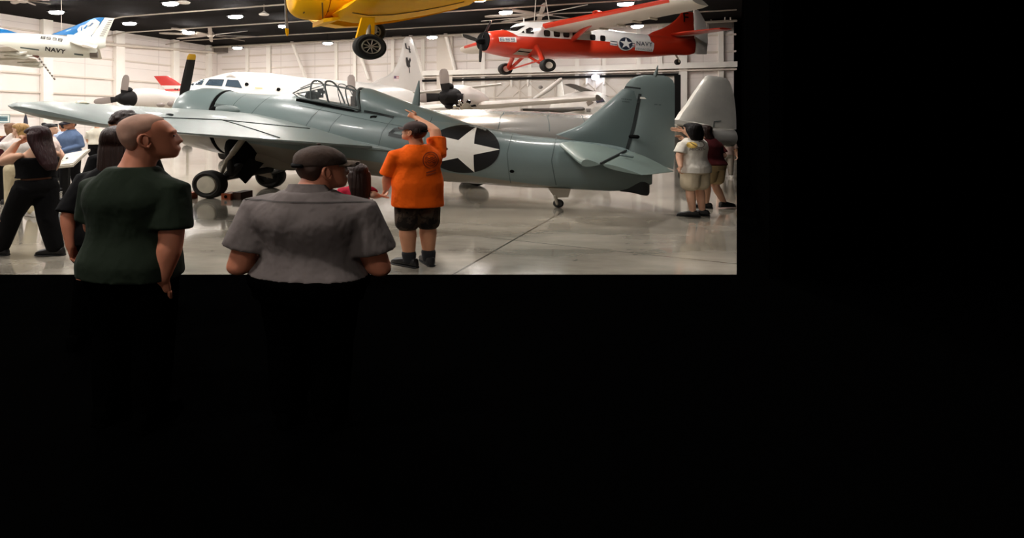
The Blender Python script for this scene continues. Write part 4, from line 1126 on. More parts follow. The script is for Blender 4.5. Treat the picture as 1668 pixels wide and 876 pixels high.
for k in range(16):
    a, b = hk[1].lerp(hk[2], k / 16), hk[1].lerp(hk[2], (k + 1) / 16); (mb1 if k % 2 else mb2).tube([a, b], .035, 8)
h_ = mb1.build('arresting_hook', mat('hook dark', '#6f6259', .5), JE.o); mb2.build('hook_stripe', MOW, h_)
MB().tube([hk[0], hk[1]], .05, 8).build('hook_mount', mat('hook red', '#6b4038', .5), JE.o)
for x in (-20, 100):
    a = JE.pt(x, 57, 0); MB().tube([a, Vector((a.x, 0, ZC + .02))], .015, 6).build('hanging_cable', MPIPE, JE.o)
# ---------------------------------------------------------------- large white patrol plane behind the fighter, nose towards the viewer
nose = P(352, 160, 26.0); tailp = P(682, 150, 44.0)
yaw = math.atan2(tailp.y - nose.y, tailp.x - nose.x)
PA = Frame('patrol_plane', 'large white four-engined plane behind the fighter, cockpit windows showing above its nose', 'aircraft', nose.x, nose.y, yaw)
MPW = mat('airliner white', '#ece7e1', .38, coat=.2)
MPG = mat('airliner grey', '#d6cfc8', .45)
def ring_at(s, ytop_z, zb, hw): return (s, (ytop_z + zb) / 2, hw, (ytop_z - zb) / 2, 2.15)
def ztop(px, py): return PA.sz(px, py)
rows = [(-1.2, 2.35, .3, .35), (-.7, 2.35, .85, .75), (.4, 2.45, 1.3, 1.0)]
pts = [(362, 121.5), (378, 118), (400, 117.3), (430, 119), (460, 122.5), (500, 127.5), (550, 131), (600, 135), (640, 141), (665, 147)]
prow = [(-2.0, 2.25, .5, .4, 2), (-1.5, 2.3, 1.1, .8, 2), (-.9, 2.35, 1.6, 1.15, 2)]
for i, (x, y) in enumerate(pts):
    s_, z_ = PA.sz(x, y)
    rad = 1.55 if i < 7 else (1.3, 1.0, .7)[i - 7]
    hwid = 1.95 if i < 7 else (1.6, 1.2, .6)[i - 7]
    prow.append((s_, z_ - rad, hwid, rad, 2))
prow.sort()
pf = body_loft(prow, 4, 48).build('fuselage', MPW, PA.o)
PT = [None]
PTREE = bvh_of([pf])
def shot(px, py):
    """point of the plane's skin seen at a pixel, in its own axes"""
    o = PA.loc(Vector((0, 0, CH))); d = (PA.loc(P(px, py, 10)) - o).normalized()
    h = PTREE.ray_cast(o, d); 
    return (h[0], h[1]) if h[0] is not None else (None, None)
def skin_patch(name, px, m, parent, off=.02, n=6):
    """panel set into the skin: outline given where it shows, bedded on the surface"""
    c_ = (sum(p[0] for p in px) / len(px), sum(p[1] for p in px) / len(px))
    pts_, fs = fan(c_, px, n, 3); vs = []
    for x, y in pts_:
        p, nn = shot(x, y)
        if p is None: vs.append(None); continue
        if nn.dot(p - PA.loc(Vector((0, 0, CH)))) > 0: nn = -nn
        vs.append(tuple(p + nn * off))
    fs = [f for f in fs if all(vs[i] is not None for i in f)]; vs = [v or (0, 0, 0) for v in vs]
    if not fs: return None
    used = sorted({i for f in fs for i in f}); ix = {u: n_ for n_, u in enumerate(used)}; vs = [vs[u] for u in used]; fs = [tuple(ix[i] for i in f) for f in fs]
    me = bpy.data.meshes.new(name); me.from_pydata(vs, [], fs); me.update(); me.materials.append(m)
    o = bpy.data.objects.new(name, me); COL.objects.link(o); o.parent = parent; return o
MPWIN = mat('cockpit glass', '#44525e', .08, spec=.9)
MPFR = mat('window frame grey', '#b4aca6', .5)
for w in ([(311, 138.5), (317, 131), (320, 130.5), (315, 140)], [(317.5, 138.7), (325, 130), (333.5, 130), (329, 138.7)], [(334, 139), (341, 129.5), (365.5, 130), (361.5, 141)], [(366.5, 141), (370.5, 130), (388, 131), (394.5, 144)]):
    skin_patch('cockpit_window', w, MPWIN, PA.o)
skin_patch('eyebrow_window', [(368, 125.5), (376, 121.5), (385, 127), (382, 127.5), (375.5, 123.5), (370, 126.5)], MPFR, PA.o, .03)
for x, y, r in ((401.5, 138, 3.4), (453, 146, 3.2)): skin_patch('round_window', [(x + r * math.cos(2 * PI * i / 16), y + r * .85 * math.sin(2 * PI * i / 16)) for i in range(16)], MBLK, PA.o, .03)
skin_patch('yellow_marking', [(415, 142.6), (427, 143.2), (427, 145), (415, 144.4)], mat('faded yellow', '#d8c98d', .6), PA.o, .02, 2)
fs_ = []
for pxl, pyl, pxt, pyt, th in ((600, 138, 690, 150, .3), (612, 131.5, 689, 142, .4), (630, 123.5, 687, 131, .42), (640, 116, 685, 120, .40), (648, 103, 681, 105, .36), (652, 90, 678, 91, .3), (655.5, 75, 674.5, 75.5, .25), (658, 64, 672, 64.5, .18), (661, 60, 669.5, 60, .1)):
    fs_.append(airfoil_ring(PA.pt(pxl, pyl), PA.pt(pxt, pyt), Vector((0, 1, 0)), th))
pfin = MB().loft(fs_).build('tail_fin', mat('fin white', '#dcd6d0', .45), PA.o)
PTREE = bvh_of([pf, pfin])
MFM = mat('fin marking black', '#262223', .6)
def fm(name, px, m=MFM, off=.03): skin_patch(name, px, m, pfin, off, 2)
fm('fin_numeral', [(659, 70.5), (661, 70.5), (662.5, 79), (660.5, 79)]); fm('fin_numeral', [(660.5, 78), (668, 80), (668, 81.5), (660.5, 79.5)]); fm('fin_numeral', [(664.8, 75), (666.5, 75), (668.5, 86), (666.5, 86)])
fm('fin_emblem', [(660.5, 94), (663, 93), (664.5, 99), (667.5, 93.5), (668.8, 98), (667.2, 103.5), (668, 109), (664.8, 110), (662, 107)]); fm('fin_emblem', [(665.3, 110), (666.5, 110), (667.5, 119), (666.5, 119)])
fm('flag_marking', [(641, 124), (649, 123.8), (649, 132.5), (641, 132.5)], mat('flag white', '#e6dcd8', .6)); fm('flag_canton', [(641, 124), (644.5, 124), (644.5, 128), (641, 128)], mat('flag violet', '#6d5470', .6), .05)
for yy in (124.8, 127.2): fm('flag_stripe', [(644.5, yy - .6), (649, yy - .6), (649, yy + .6), (644.5, yy + .6)], mat('flag red', '#b5656c', .6), .05)
# wings and tailplane
def pw(side, root, tip, rc, tc_, z0, z1, nm, th=.5):
    rings = []
    for k, sc_ in ((0, 1), (.5, 1), (.96, 1), (1, .6)):
        s0 = root[0] + (tip[0] - root[0]) * k; t_ = (root[1] + (tip[1] - root[1]) * k) * side; c_ = rc + (tc_ - rc) * k; z_ = z0 + (z1 - z0) * k
        l, e = Vector((s0, t_, z_)), Vector((s0 + c_, t_, z_ - .05)); m_ = (l + e) / 2
        rings.append(airfoil_ring(m_ + (l - m_) * sc_, m_ + (e - m_) * sc_, Vector((0, 0, 1)), th * (1 - .6 * k)))
    return MB().loft(rings).build(nm, MPG, PA.o)
tipn = PA.loc(P(970, 158.3, 25.0)); en = PA.loc(P(800, 170, 29.5))
rt_s = en.x + (en.x - tipn.x) / (en.y - tipn.y) * (-1.5 - en.y)
rings = []
for k in (0, .35, .8, 1):
    base = Vector((rt_s, -1.2, en.z - .25)).lerp(Vector((tipn.x, tipn.y, tipn.z)), k)
    rings.append(airfoil_ring(base, base + Vector((3.2 - 1.5 * k, 0, .02)), Vector((0, 0, 1)), .62 - .36 * k))
MB().loft(rings).build('wing', MPG, PA.o)
rings = []
lf = PA.loc(P(215, 172, 35.0))
for k in (0, .35, .8, 1):
    base = Vector((rt_s, 1.2, en.z - .25)).lerp(Vector((lf.x + .9, lf.y + 1.5, lf.z + .2)), k)
    rings.append(airfoil_ring(base, base + Vector((3.2 - 1.2 * k, 0, .02)), Vector((0, 0, 1)), .55 - .25 * k))
MB().loft(rings).build('wing', MPG, PA.o)
te_ = PA.loc(P(816, 136.5, 39.0)); tr0 = PA.loc(P(686, 150, 43.6))
for s_ in (1, -1):
    rings = []
    for k in (0, .5, 1):
        b_ = tr0.lerp(te_, k)
        if s_ < 0: b_ = Vector((b_.x, 2 * tr0.y - b_.y, b_.z))
        rings.append(airfoil_ring(b_, b_ + Vector((2.0 - 1.0 * k, 0, 0)), Vector((0, 0, 1)), .26 - .12 * k))
    MB().loft(rings).build('tailplane', MPG, PA.o)
# engines with black propeller hubs and grey-tipped blades
MPB = mat('hub black', '#0e0b0b', .7, noise=.2, nscale=4, spec=.25); MPBL = mat('blade putty', '#8f837d', .5); MPBD = mat('blade root dark', '#191515', .6, spec=.25)
def engine(px, py, d, nl_, r, blades, zsq=.62):
    c = PA.loc(P(px, py, d)); 
    e = thing_part('engine', PA.o, c)
    rows_ = [(.05, 0, r * 1.02, r * .80), (.5, .02, r * 1.2, r * .98), (1.4, .05, r * 1.3, r * 1.06), (nl_ * .55, .0, r * 1.28, r * 1.0), (nl_ * .85, -.05, r * 1.1, r * .75), (nl_, -.05, r * .5, r * .4)]
    body_loft([(a, z, w, h, 2) for a, z, w, h in rows_], 3, 28).build('nacelle', mat('nacelle white', '#d8d0c9', .42, coat=.1), e)
    mb = MB(); mb.lathe((0, 0, 0), (1, 0, 0), [(-.9, .04), (-.85, r * .28), (-.5, r * .55), (-.1, r * .72), (.06, r * .8)], 24, 1.3)
    mb.ell((-.1, .1, r * .85), .35, .32, .2); mb.ell((-.15, -.05, -r * .75), .3, .25, .16)
    mb.build('propeller_hub', MPB, e)
    for bx, by, w, cf in blades:
        t_ = PA.loc(P(bx, by, d - .5)) - c; b0 = Vector((-.45, 0, 0)); dd = t_ - b0; dn = dd.normalized()
        view = (PA.loc(Vector((0, 0, CH))) - c).normalized(); ch = dn.cross(view).normalized(); th = ch.cross(dn)
        rr = lambda f, ww: airfoil_ring(b0 + dd * f - ch * ww, b0 + dd * f + ch * ww, th, .08, 6)
        q = MB().loft([rr(f, ww) for f, ww in ((.1, w * .6), (.25, w * .9), (cf, w * 1.05))]).build('propeller_blade', MPBD, e)
        MB().loft([rr(f, ww) for f, ww in ((cf + .001, w * 1.05), (cf + (1 - cf) * .4, w * 1.08), (cf + (1 - cf) * .75, w * 1.0), (cf + (1 - cf) * .93, w * .75), (1, w * .35))]).build('blade_outer', MPBL, q)
    return e
def thing_part(name, parent, loc):
    o = bpy.data.objects.new(name, None); COL.objects.link(o); o.parent = parent; o.location = loc; o.empty_display_size = .1; return o
engine(211, 161, 34.5, 4.4, .62, ((206, 122, .19, .36), (153, 166, .17, .42), (222, 196, .15, .4)))
engine(733, 158, 28.6, 4.6, .60, ((722, 112, .22, .48), (682, 160, .21, .72), (756, 160, .21, .93)))
for x, y, w, h in ((262, 171, 8, 3.8), (279, 169, 6.5, 5)): MB().ell(PA.loc(P(x, y, 34.2)), w * 34.2 / F * .9, .25, h * 34.2 / F, mat3=None).build('exhaust_port', MPBL, PA.o)
for x_, s_, t_ in ((0, .6, 0), (1, 6.5, -3.2), (2, 6.5, 3.2)):
    mb = MB(); mb.tube([(s_, t_, 1.3), (s_, t_, .3)], .1, 10); mb.build('gear_leg', MSTRUT, PA.o)
    MB().lathe((s_, t_, .3), (0, 1, 0), [(-.2, .1), (-.2, .22), (-.1, .3), (.1, .3), (.2, .22), (.2, .1)], 24, 1.3).build('wheel', MRUB, PA.o)
# propeller blade of the inner engine showing above the fighter's canopy
q0, q1 = P(578, 160, 33), P(576.5, 122.5, 33)
e2 = thing_part('engine', PA.o, PA.loc(P(578, 165, 33)))
c2 = PA.loc(P(578, 165, 33))
body_loft([(0, 0, .6, .45, 2), (.6, 0, .85, .6, 2), (3, 0, .8, .55, 2), (4.2, 0, .3, .25, 2)], 3, 24).build('nacelle', mat('nacelle white', '#d8d0c9'), e2)
bu = PA.loc(q1) - c2
view = (PA.loc(Vector((0, 0, CH))) - c2).normalized(); ch = Vector((0, 0, 1)).cross(view).normalized()
MB().loft([airfoil_ring(Vector((-.3, 0, 0)) + bu * f - ch * w, Vector((-.3, 0, 0)) + bu * f + ch * w, view, .07, 6) for f, w in ((.05, .1), (.3, .2), (.7, .23), (.92, .2), (1, .1))]).build('propeller_blade', MPBL, e2)

# ---------------------------------------------------------------- red-topped fin of a jet parked far behind
RJ = Frame('parked_jet', 'parked jet far behind with a raked red-topped white tail fin', 'aircraft', 0, 0, math.radians(8))
ax = P(272, 160, 44.0); RJ.ox, RJ.oy = ax.x, ax.y; RJ.o.location = (ax.x, ax.y, 0)
b0 = RJ.sz(262, 139.2); b1 = RJ.sz(297, 139.2)
fl_ = []
for pxl, pyl, pxt, pyt in ((277, 156, 322, 156), (272.5, 150, 312, 150), (266.5, 143, 303, 143), (262, 139, 297, 139), (256, 131, 286, 131), (250.5, 124, 274, 123.6)):
    fl_.append(airfoil_ring(RJ.pt(pxt, pyt), RJ.pt(pxl, pyl), Vector((0, 1, 0)), .3))
rfin = MB().loft(fl_).build('tail_fin', two_tone('fin red top', '#e9e4de', '#c93a35', .42, [[(0, 1, -b0[1])]]), RJ.o)
RT = bvh_of([rfin])
st_ = [RJ.sz(x, y) for x, y in ((268, 145), (297, 144.5), (293, 148.5), (270, 148.5))]
lay(*quad_grid(st_, 6, 2), RT, 'fin_flash', mat('flash red', '#d9605a', .5), RJ.o, .03)
for x, y, r in ((286, 145.5, .06), (289.5, 146, .07)): lay(*fan(RJ.sz(x, y), circ_pts(RJ.sz(x, y), r, r, 10), 2, 1), RT, 'fin_dot', MFM, RJ.o, .06)
body_loft(RJ.rows([(262, 157, 172, .2), (275, 154, 180, .8), (300, 152, 186, 1.1), (340, 152, 188, 1.2), (390, 156, 188, .7), (410, 165, 180, .1)]), 3, 28).build('fuselage', MPW, RJ.o)
for s_ in (1.5, 5.0):
    MB().tube([(s_, 0, 2.4), (s_, 0, .3)], .1, 8).build('gear_leg', MSTRUT, RJ.o); MB().lathe((s_, 0, .3), (0, 1, 0), [(-.12, .1), (-.12, .25), (0, .3), (.12, .25), (.12, .1)], 20, 1.3).build('wheel', MRUB, RJ.o)

# ---------------------------------------------------------------- polished metal plane right behind the fighter's tail
SV = Frame('polished_plane', 'bare polished metal plane behind the fighter, its shiny fin rising beyond the grey rudder', 'aircraft', 0, 0, math.radians(-3))
ax = P(690, 200, 16.5); SV.ox, SV.oy = ax.x, ax.y; SV.o.location = (ax.x, ax.y, 0)
def alum():
    m = mat('polished aluminium', '#efebe4', .22, .7, noise=.05, nscale=1.5, bump=.22, bscale=2.2, stretch=(.15, 1, 1))
    return m
MAL = alum()
MALP = mat('dull aluminium', '#d3d0c8', .3, .35, noise=.12, nscale=2, bump=.3, bscale=2.5)
sr = SV.rows([(660, 184, 262, .35), (672, 181.5, 268, .9), (690, 180.5, 272, 1.15), (740, 178.5, 275, 1.25), (800, 178.7, 275, 1.25), (860, 181, 272, 1.2), (920, 184, 268, 1.1), (980, 188, 262, .95), (1040, 194, 255, .75), (1100, 201, 246, .55), (1150, 206, 240.5, .42), (1180, 208.5, 239.5, .35), (1191, 209.5, 238.5, .31)])
sf = body_loft(sr, 4, 56).build('fuselage', MAL, SV.o)
STR = bvh_of([sf])
for x0, x1 in ((826, 808), (900, 893), (960, 955)):
    strip(pxline(SV, [(x0, 183 if x0 < 900 else 187), ((x0 + x1) / 2, 190), (x1, 214)], 6, -1), .02, STR, 'skin_seam', MSIL, SV.o, .008)
sec = []
for pxl, pyl, pxt, pyt, th in ((1088, 201, 1199, 211, .2), (1100, 193, 1199, 202, .2), (1106, 183, 1198.5, 186, .2), (1116, 171, 1197.5, 173, .19), (1126, 155, 1195.5, 157, .17), (1136, 141, 1192, 143, .15), (1144, 130, 1188, 133, .12), (1148.5, 125, 1183, 128, .09), (1153, 123, 1176, 125.5, .05)):
    sec.append(airfoil_ring(SV.pt(pxl, pyl), SV.pt(pxt, pyt), Vector((0, 1, 0)), th * 2.0))
sfin = MB().loft(sec).build('tail_fin', MALP, SV.o)
STF = bvh_of([sfin])
q = [SV.sz(1157, 197), SV.sz(1170, 197.5), SV.sz(1184, 207.5), SV.sz(1157, 206.5)]
strip(pxline(SV, [(1157, 207), (1157.5, 198), (1170, 197)], 5), .025, STF, 'access_panel', MSIL, sfin, .02)
rings = []
for k in (0, .5, 1):
    l = SV.pt(1098, 200, -.3).lerp(SV.pt(1085, 196.5, -2.6), k); e = SV.pt(1160, 205, -.3).lerp(SV.pt(1150, 204, -2.6), k)
    rings.append(airfoil_ring(l, e, Vector((0, 0, 1)), .16 - .06 * k))
MB().loft(rings).build('tailplane', mat('tailplane enamel', '#cfc9bf', .4), SV.o)
for s_, t_ in ((1.4, -.8), (1.4, .8), (7.4, 0)):
    MB().tube([(s_, t_, 1.2), (s_, t_, .25)], .07, 8).build('gear_leg', MSTRUT, SV.o); MB().lathe((s_, t_, .25), (0, 1, 0), [(-.1, .08), (-.1, .2), (0, .25), (.1, .2), (.1, .08)], 20, 1.3).build('wheel', MRUB, SV.o)

# ---------------------------------------------------------------- grey carrier jet with folded wings in the background
CJ = Frame('carrier_jet', 'pale grey jet with folded wings and windowed nose beyond the polished plane', 'aircraft', 0, 0, math.radians(80))
ax = P(966, 168, 31.0); CJ.ox, CJ.oy = ax.x, ax.y; CJ.o.location = (ax.x, ax.y, 0)
MCJ = mat('carrier grey', '#ece8e1', .5, noise=.05, nscale=1.2); MCD = mat('carrier dark grey', '#7d7973', .5, noise=.08, nscale=1.2)
zc = CJ.sz(966, 174)[1]
cjr = [(-1.1, zc - .25, .3, .25, 2), (-.7, zc - .18, .6, .45, 2), (.0, zc - .02, .85, .65, 2.1), (.7, zc + .05, 1.0, .78, 2.2), (1.6, zc, 1.25, .95, 2.4), (4, zc, 1.3, 1.0, 2.5), (8, zc, 1.2, .95, 2.4), (11, zc + .1, .7, .6, 2), (13, zc + .2, .3, .3, 2)]
cf = body_loft(cjr, 4, 40).build('fuselage', MCJ, CJ.o)
CTREE = bvh_of([cf])
def cshot(px, py):
    o = CJ.loc(Vector((0, 0, CH))); d = (CJ.loc(P(px, py, 10)) - o).normalized(); h = CTREE.ray_cast(o, d)
    return (h[0], h[1]) if h[0] is not None else (None, None)
_s, _t, _o = shot, PTREE, PA
def cpatch(name, px, m, off=.03):
    c_ = (sum(p[0] for p in px) / len(px), sum(p[1] for p in px) / len(px)); pts_, fs = fan(c_, px, 4, 2); vs = []
    for x, y in pts_:
        p, nn = cshot(x, y)
        if p is None: return
        if nn.dot(p - CJ.loc(Vector((0, 0, CH)))) > 0: nn = -nn
        vs.append(tuple(p + nn * off))
    me = bpy.data.meshes.new(name); me.from_pydata(vs, [], fs); me.update(); me.materials.append(m)
    o = bpy.data.objects.new(name, me); COL.objects.link(o); o.parent = CJ.o
cpatch('cockpit_window', [(966, 162.5), (981, 160), (985, 166), (971, 168.5)], MPWIN)
cpatch('cockpit_window', [(955, 167), (962, 163.5), (967.5, 168), (958, 173.5)], mat('side glass', '#857f74', .2))
cpatch('intake', [(955, 177), (963, 177), (962, 182.5), (956, 182)], MCD)
cpatch('canopy_frame', [(965, 162), (967, 162), (972, 168.5), (970, 169)], MOW, .05)
fold = [(918.5, 137.5), (928.5, 136), (938, 137.6), (972, 150.5), (993, 157), (958, 154.5), (940, 146.5)]
d_ = 31.6
pp = [CJ.loc(P(x, y, d_ + .15 * i)) for i, (x, y) in enumerate(fold)]
MB().prism(pp, CJ.loc(P(930, 145, d_ + .35)) - CJ.loc(P(930, 145, d_))).build('folded_wing_panel', MCD, CJ.o, smooth=False)
MB().tube([CJ.loc(P(871, 160, 32.8)), CJ.loc(P(893, 146, 32.5)), CJ.loc(P(912, 131, 32.2))], [.1, .16, .13], 10, flat=((0, 0, 1), .8)).build('folded_wing_spar', MCJ, CJ.o)
rg = []
for x0, x1, y, d in ((852, 852, 180.5, 29.4), (900, 900, 179.5, 29.7), (945, 945, 178, 30.1), (962, 962, 177, 30.6)):
    a = CJ.loc(P(x0, y, d)); rg.append(airfoil_ring(a, a + Vector((1.6, 0, .1)), Vector((0, 0, 1)), .2))
MB().loft(rg).build('wing', MCD, CJ.o)
MB().tube([CJ.loc(P(896, 180.5, 29.4)), CJ.loc(P(915, 180, 29.5)), CJ.loc(P(944, 178, 29.9))], [.06, .13, .05], 10).build('wing_pod', MCD, CJ.o)
MB().ell(CJ.loc(P(880.5, 142, 33.4)), .13, .13, .1).build('wing_tip_light', MCD, CJ.o)
rings = []
for k in (0, 1): rings.append(airfoil_ring(Vector((9.5 + 1.5 * k, 0, zc + .8 + 1.6 * k)), Vector((12.8, 0, zc + .5 + 1.9 * k)), Vector((0, 1, 0)), .2))
MB().loft(rings).build('tail_fin', MCJ, CJ.o)
for s_, t_ in ((.6, 0), (6, -1), (6, 1)):
    MB().tube([(s_, t_, zc - .6), (s_, t_, .3)], .09, 8).build('gear_leg', MSTRUT, CJ.o); MB().lathe((s_, t_, .3), (0, 1, 0), [(-.1, .08), (-.1, .24), (0, .3), (.1, .24), (.1, .08)], 20, 1.3).build('wheel', MRUB, CJ.o)

# display engine with bright cylinders beyond the polished plane
EG = P(757, 176, 22.0)
t = thing('display_engine', 'small bright-metal radial engine showing over the polished fuselage', 'engine', (EG.x, EG.y, 0), math.radians(200))
MCH = mat('chrome', '#d9d5cf', .12, 1.0)
z0 = EG.z
mb = MB().lathe((0, 0, z0), (0, 1, 0), [(-.25, .03), (-.2, .16), (.15, .2), (.2, .05)], 18); mb.build('crankcase', MSTRUT, t)
for k in range(7):
    a = 2 * PI * k / 7 + .2; d = Vector((math.cos(a) * 1.3, 0, math.sin(a) * .8))
    MB().tube([Vector((0, 0, z0)) + d * .15, Vector((0, 0, z0)) + d * .33], .085, 10).build('cylinder', MCH, t)
MB().tube([(0, 0, z0 - .1), (0, 0, .05)], .06, 8).box((0, 0, .03), (.8, .6, .06)).build('stand', MBLK, t)
# ---------------------------------------------------------------- people
MEYE = mat('eye dark', '#1c1512', .3)
def skin(name, col): 
    return mat(name, col, .55, noise=.06, nscale=9, spec=.35)
def cloth(name, col, b=.25):
    m = mat(name, col, .9, noise=.07, nscale=5, bump=min(1, b * 2.2), bscale=5.5, spec=.15, stretch=(1.0, 1.0, .8))
    for n in m.node_tree.nodes:
        if n.type == 'BUMP': n.inputs['Distance'].default_value = .05
    return m
def scale_mesh(me):
    for v in me.vertices: v.co.x *= K; v.co.y *= K
def put(me, name, mats, parent):
    for m in (mats if isinstance(mats, (list, tuple)) else [mats]): me.materials.append(m)
    me.polygons.foreach_set('use_smooth', [True] * len(me.polygons)); me.name = name
    o = bpy.data.objects.new(name, me); COL.objects.link(o); o.parent = parent; return o
def V(*a): return Vector(a)
def hand(mb, wrist, dirv, thumb, r=1.0, curl=.5, point=False):
    """palm, four unequal bent fingers, and a thumb leaving the side of the palm"""
    d = dirv.normalized(); th = (thumb - d * thumb.dot(d)).normalized(); nrm = d.cross(th)
    pal = []
    for f, w, t in ((0, .026, .018), (.03, .036, .017), (.07, .041, .014), (.092, .038, .011)):
        c = wrist + d * f * r
        pal.append([c + th * (w * math.cos(a) * r) + nrm * (t * math.sin(a) * r) for a in [2 * PI * k / 12 for k in range(12)]])
    mb.loft(pal)
    fin = MB()
    for i, (off, ln) in enumerate(((.029, .072), (.010, .080), (-.010, .075), (-.029, .060))):
        cu = curl * (1 + .12 * i)
        if point: cu = .05 if i == 0 else 1.15
        b = wrist + d * .082 * r + th * off * r; pts = [b]; dd = d.copy()
        for sgm in range(3):
            dd = (Matrix.Rotation(-cu * (.75, .9, .6)[sgm], 3, th) @ dd)
            b = b + dd * ln * r * (.45, .32, .23)[sgm]; pts.append(b)
        fin.tube(pts, [.0098 * r, .0092 * r, .0085 * r, .007 * r], 8)
    b = wrist + d * .025 * r + th * .026 * r
    fin.tube([b, b + (d * .45 + th * .75).normalized() * .035 * r, b + (d * .6 + th * .7).normalized() * .035 * r + (d * .9 + th * .3 - nrm * .2).normalized() * .032 * r], [.013 * r, .011 * r, .008 * r], 8)
    return fin
class Body: pass
def person(label, px, d, h, skinm, yaw=0, girth=1.0, head=(0, 0), hpos=None, lean=(0, 0), arms=None, feet=None, hips=(0, 0), top=None, bottom=None, shoes=None, hair=None, hat=None, voxel=.012, shw=1.0, hs=1.0, knees=None, armr=1.0, feetyaw=None, foot_pitch=(0, 0), belly=1.0, legr=1.0, neck=1.0):
    """targets for joints are metres to the side (x) and away (y) of the feet, z up, before widening by K"""
    q = h / 1.75; X = (px - CX) / F * d
    root = thing('person', label, 'person', (X, d, 0))
    ry = math.radians(yaw); c0, s0 = math.cos(ry), math.sin(ry)
    def rot(x, y): return (x * c0 - y * s0, x * s0 + y * c0)
    def ln(z): k = max(0, (z / q - .92) / .6); return (lean[0] * k, lean[1] * k)
    def B(x, y, z):
        z *= q; x *= q; y *= q
        a, b = rot(x, y); l = ln(z); hk = min(1, max(0, 1 - (z / q - .92) / .6)) if z / q > .92 else 1
        return V(a + l[0] + hips[0] * (1 if z / q <= .92 else hk), b + l[1] + hips[1] * (1 if z / q <= .92 else hk), z)
    def oval(z, hw, hd, yo, n=2.3, seg=28):
        out = []
        for k in range(seg):
            a = 2 * PI * k / seg; c, s = math.cos(a), math.sin(a)
            out.append(B(hw * math.copysign(abs(c) ** (2 / n), c), yo + hd * math.copysign(abs(s) ** (2 / n), s), z))
        return out
    g = girth
    tor = [(.80, .12, .09, 0), (.86, .155, .11, 0), (.93, .165, .115, -.005), (1.02, .15 * belly, .108 * belly, .005 * belly), (1.10, .143 * belly, .104 * belly, .01), (1.20, .15, .112, .01), (1.27, .164, .117, .005), (1.32, .163, .110, 0), (1.365, .148, .098, -.005), (1.405, .120, .086, -.01), (1.44, .092, .075, -.012), (1.47, .070, .066, -.012), (1.495, .060, .058, -.012)]
    def torso(mb, z0, z1, f, add, flare=0.0):
        rows = [r for r in catmull(tor, 3)]
        if add > 0:
            hip = [r for r in rows if r[0] >= .925][0]
            rows = [(z, max(w_, hip[1]), max(d_, hip[2]), y_) if z < .93 else (z, w_, d_, y_) for z, w_, d_, y_ in rows]
        rr = []
        for z, hw, hd, yo in rows:
            if z0 <= z <= z1:
                fl = flare * max(0, (1.05 - z)) 
                rr.append(oval(z, hw * g * f * (shw if z > 1.25 else 1 + (shw - 1) * .5) + add + fl, hd * g * f + add + fl, yo))
        zz = [z for z, *_ in rows if z0 <= z <= z1]
        if flare or add > 0:
            pass
        if zz and zz[0] > z0 + .004:
            r = min(rows, key=lambda r_: abs(r_[0] - max(z0, .92)))
            fl = flare * max(0, (1.05 - z0)); rr.insert(0, oval(z0, max(r[1], .155) * g * f * (1 + (shw - 1) * .5) + add + fl, max(r[2], .105) * g * f + add + fl, r[3]))
        mb.loft(rr)
    # joints
    S = {}
    ax_ = .172 * (g ** .5) * shw
    for sd, sg in (('L', -1), ('R', 1)): S[sd] = B(sg * ax_, 0, 1.345)
    arms = arms or {}
    J = {}
    for sd, sg in (('L', -1), ('R', 1)):
        if sd in arms:
            a = arms[sd]; e, w = V(*a[0]), V(*a[1])
        else:
            e, w = B(sg * (ax_ + .05), -.01, 1.11), B(sg * (ax_ + .06), .06, .87)
        J[sd] = (S[sd], e, w)
    feet = feet or {}
    FT_ = {}
    for sd, sg in (('L', -1), ('R', 1)):
        p = feet.get(sd); f = V(p[0], p[1], (p[2] if len(p) > 2 else 0)) if p else V(*rot(sg * .095 * q, 0), 0)
        hp = B(sg * .088 * g ** .5, 0, .90); hp.x -= 0; 
        ank = V(f.x, f.y, f.z + .075 * q)
        kn = V(*knees[sd]) if knees and sd in knees else hp.lerp(ank, .5) + V(*rot(0, .02), .02)
        FT_[sd] = (hp, kn, ank, f)
    # ---- skin: torso, neck, head, arms and legs in one
    mb = MB(); torso(mb, .80, 1.46, .88, -.010)
    nb_ = B(0, -.012, 1.41)
    piv = V(*hpos) if hpos else B(0, .0, 1.52)
    hy, hp_ = math.radians(head[0]), math.radians(head[1])
    HR = Matrix.Rotation(hy, 3, 'Z') @ Matrix.Rotation(hp_, 3, 'X')
    hsq = hs * (.5 + .5 * q)
    def H(x, y, z): return piv + HR @ (V(x, y, z) * hsq)
    mb.tube([nb_, nb_.lerp(H(0, -.02, .04), .5), H(0, -.02, .05)], [.064 * neck * g ** .4, .057 * neck * g ** .3, .055 * neck * g ** .25], 14)
    hd_ = [(0, .022, .088, .030), (.012, .040, .100, .0), (.035, .054, .102, -.045), (.065, .063, .099, -.074), (.10, .069, .097, -.088), (.13, .0735, .094, -.096), (.16, .075, .088, -.099), (.19, .069, .070, -.090), (.213, .050, .042, -.064), (.228, .022, .010, -.028)]
    def headring(z, hw, yf, yb, grow=0.0, n=2.2, seg=24):
        cy, hd = (yf + yb) / 2, (yf - yb) / 2
        out = []
        for k in range(seg):
            a = 2 * PI * k / seg; c, s = math.cos(a), math.sin(a)
            out.append(H((hw + grow) * math.copysign(abs(c) ** (2 / n), c), cy + (hd + grow) * math.copysign(abs(s) ** (2 / n), s), z))
        return out
    mb.loft([headring(*r) for r in catmull(hd_, 2)])
    mb.tube([H(0, .092, .128), H(0, .104, .100), H(0, .108, .086)], [.009, .013, .016], 10)
    mb.tube([H(-.018, .103, .081), H(.018, .103, .081)], .010, 8)
    mb.tube([H(-.024, .097, .049), H(0, .107, .051), H(.024, .097, .049)], .0075, 8)
    mb.tube([H(-.02, .096, .040), H(0, .105, .039), H(.02, .096, .040)], .007, 8)
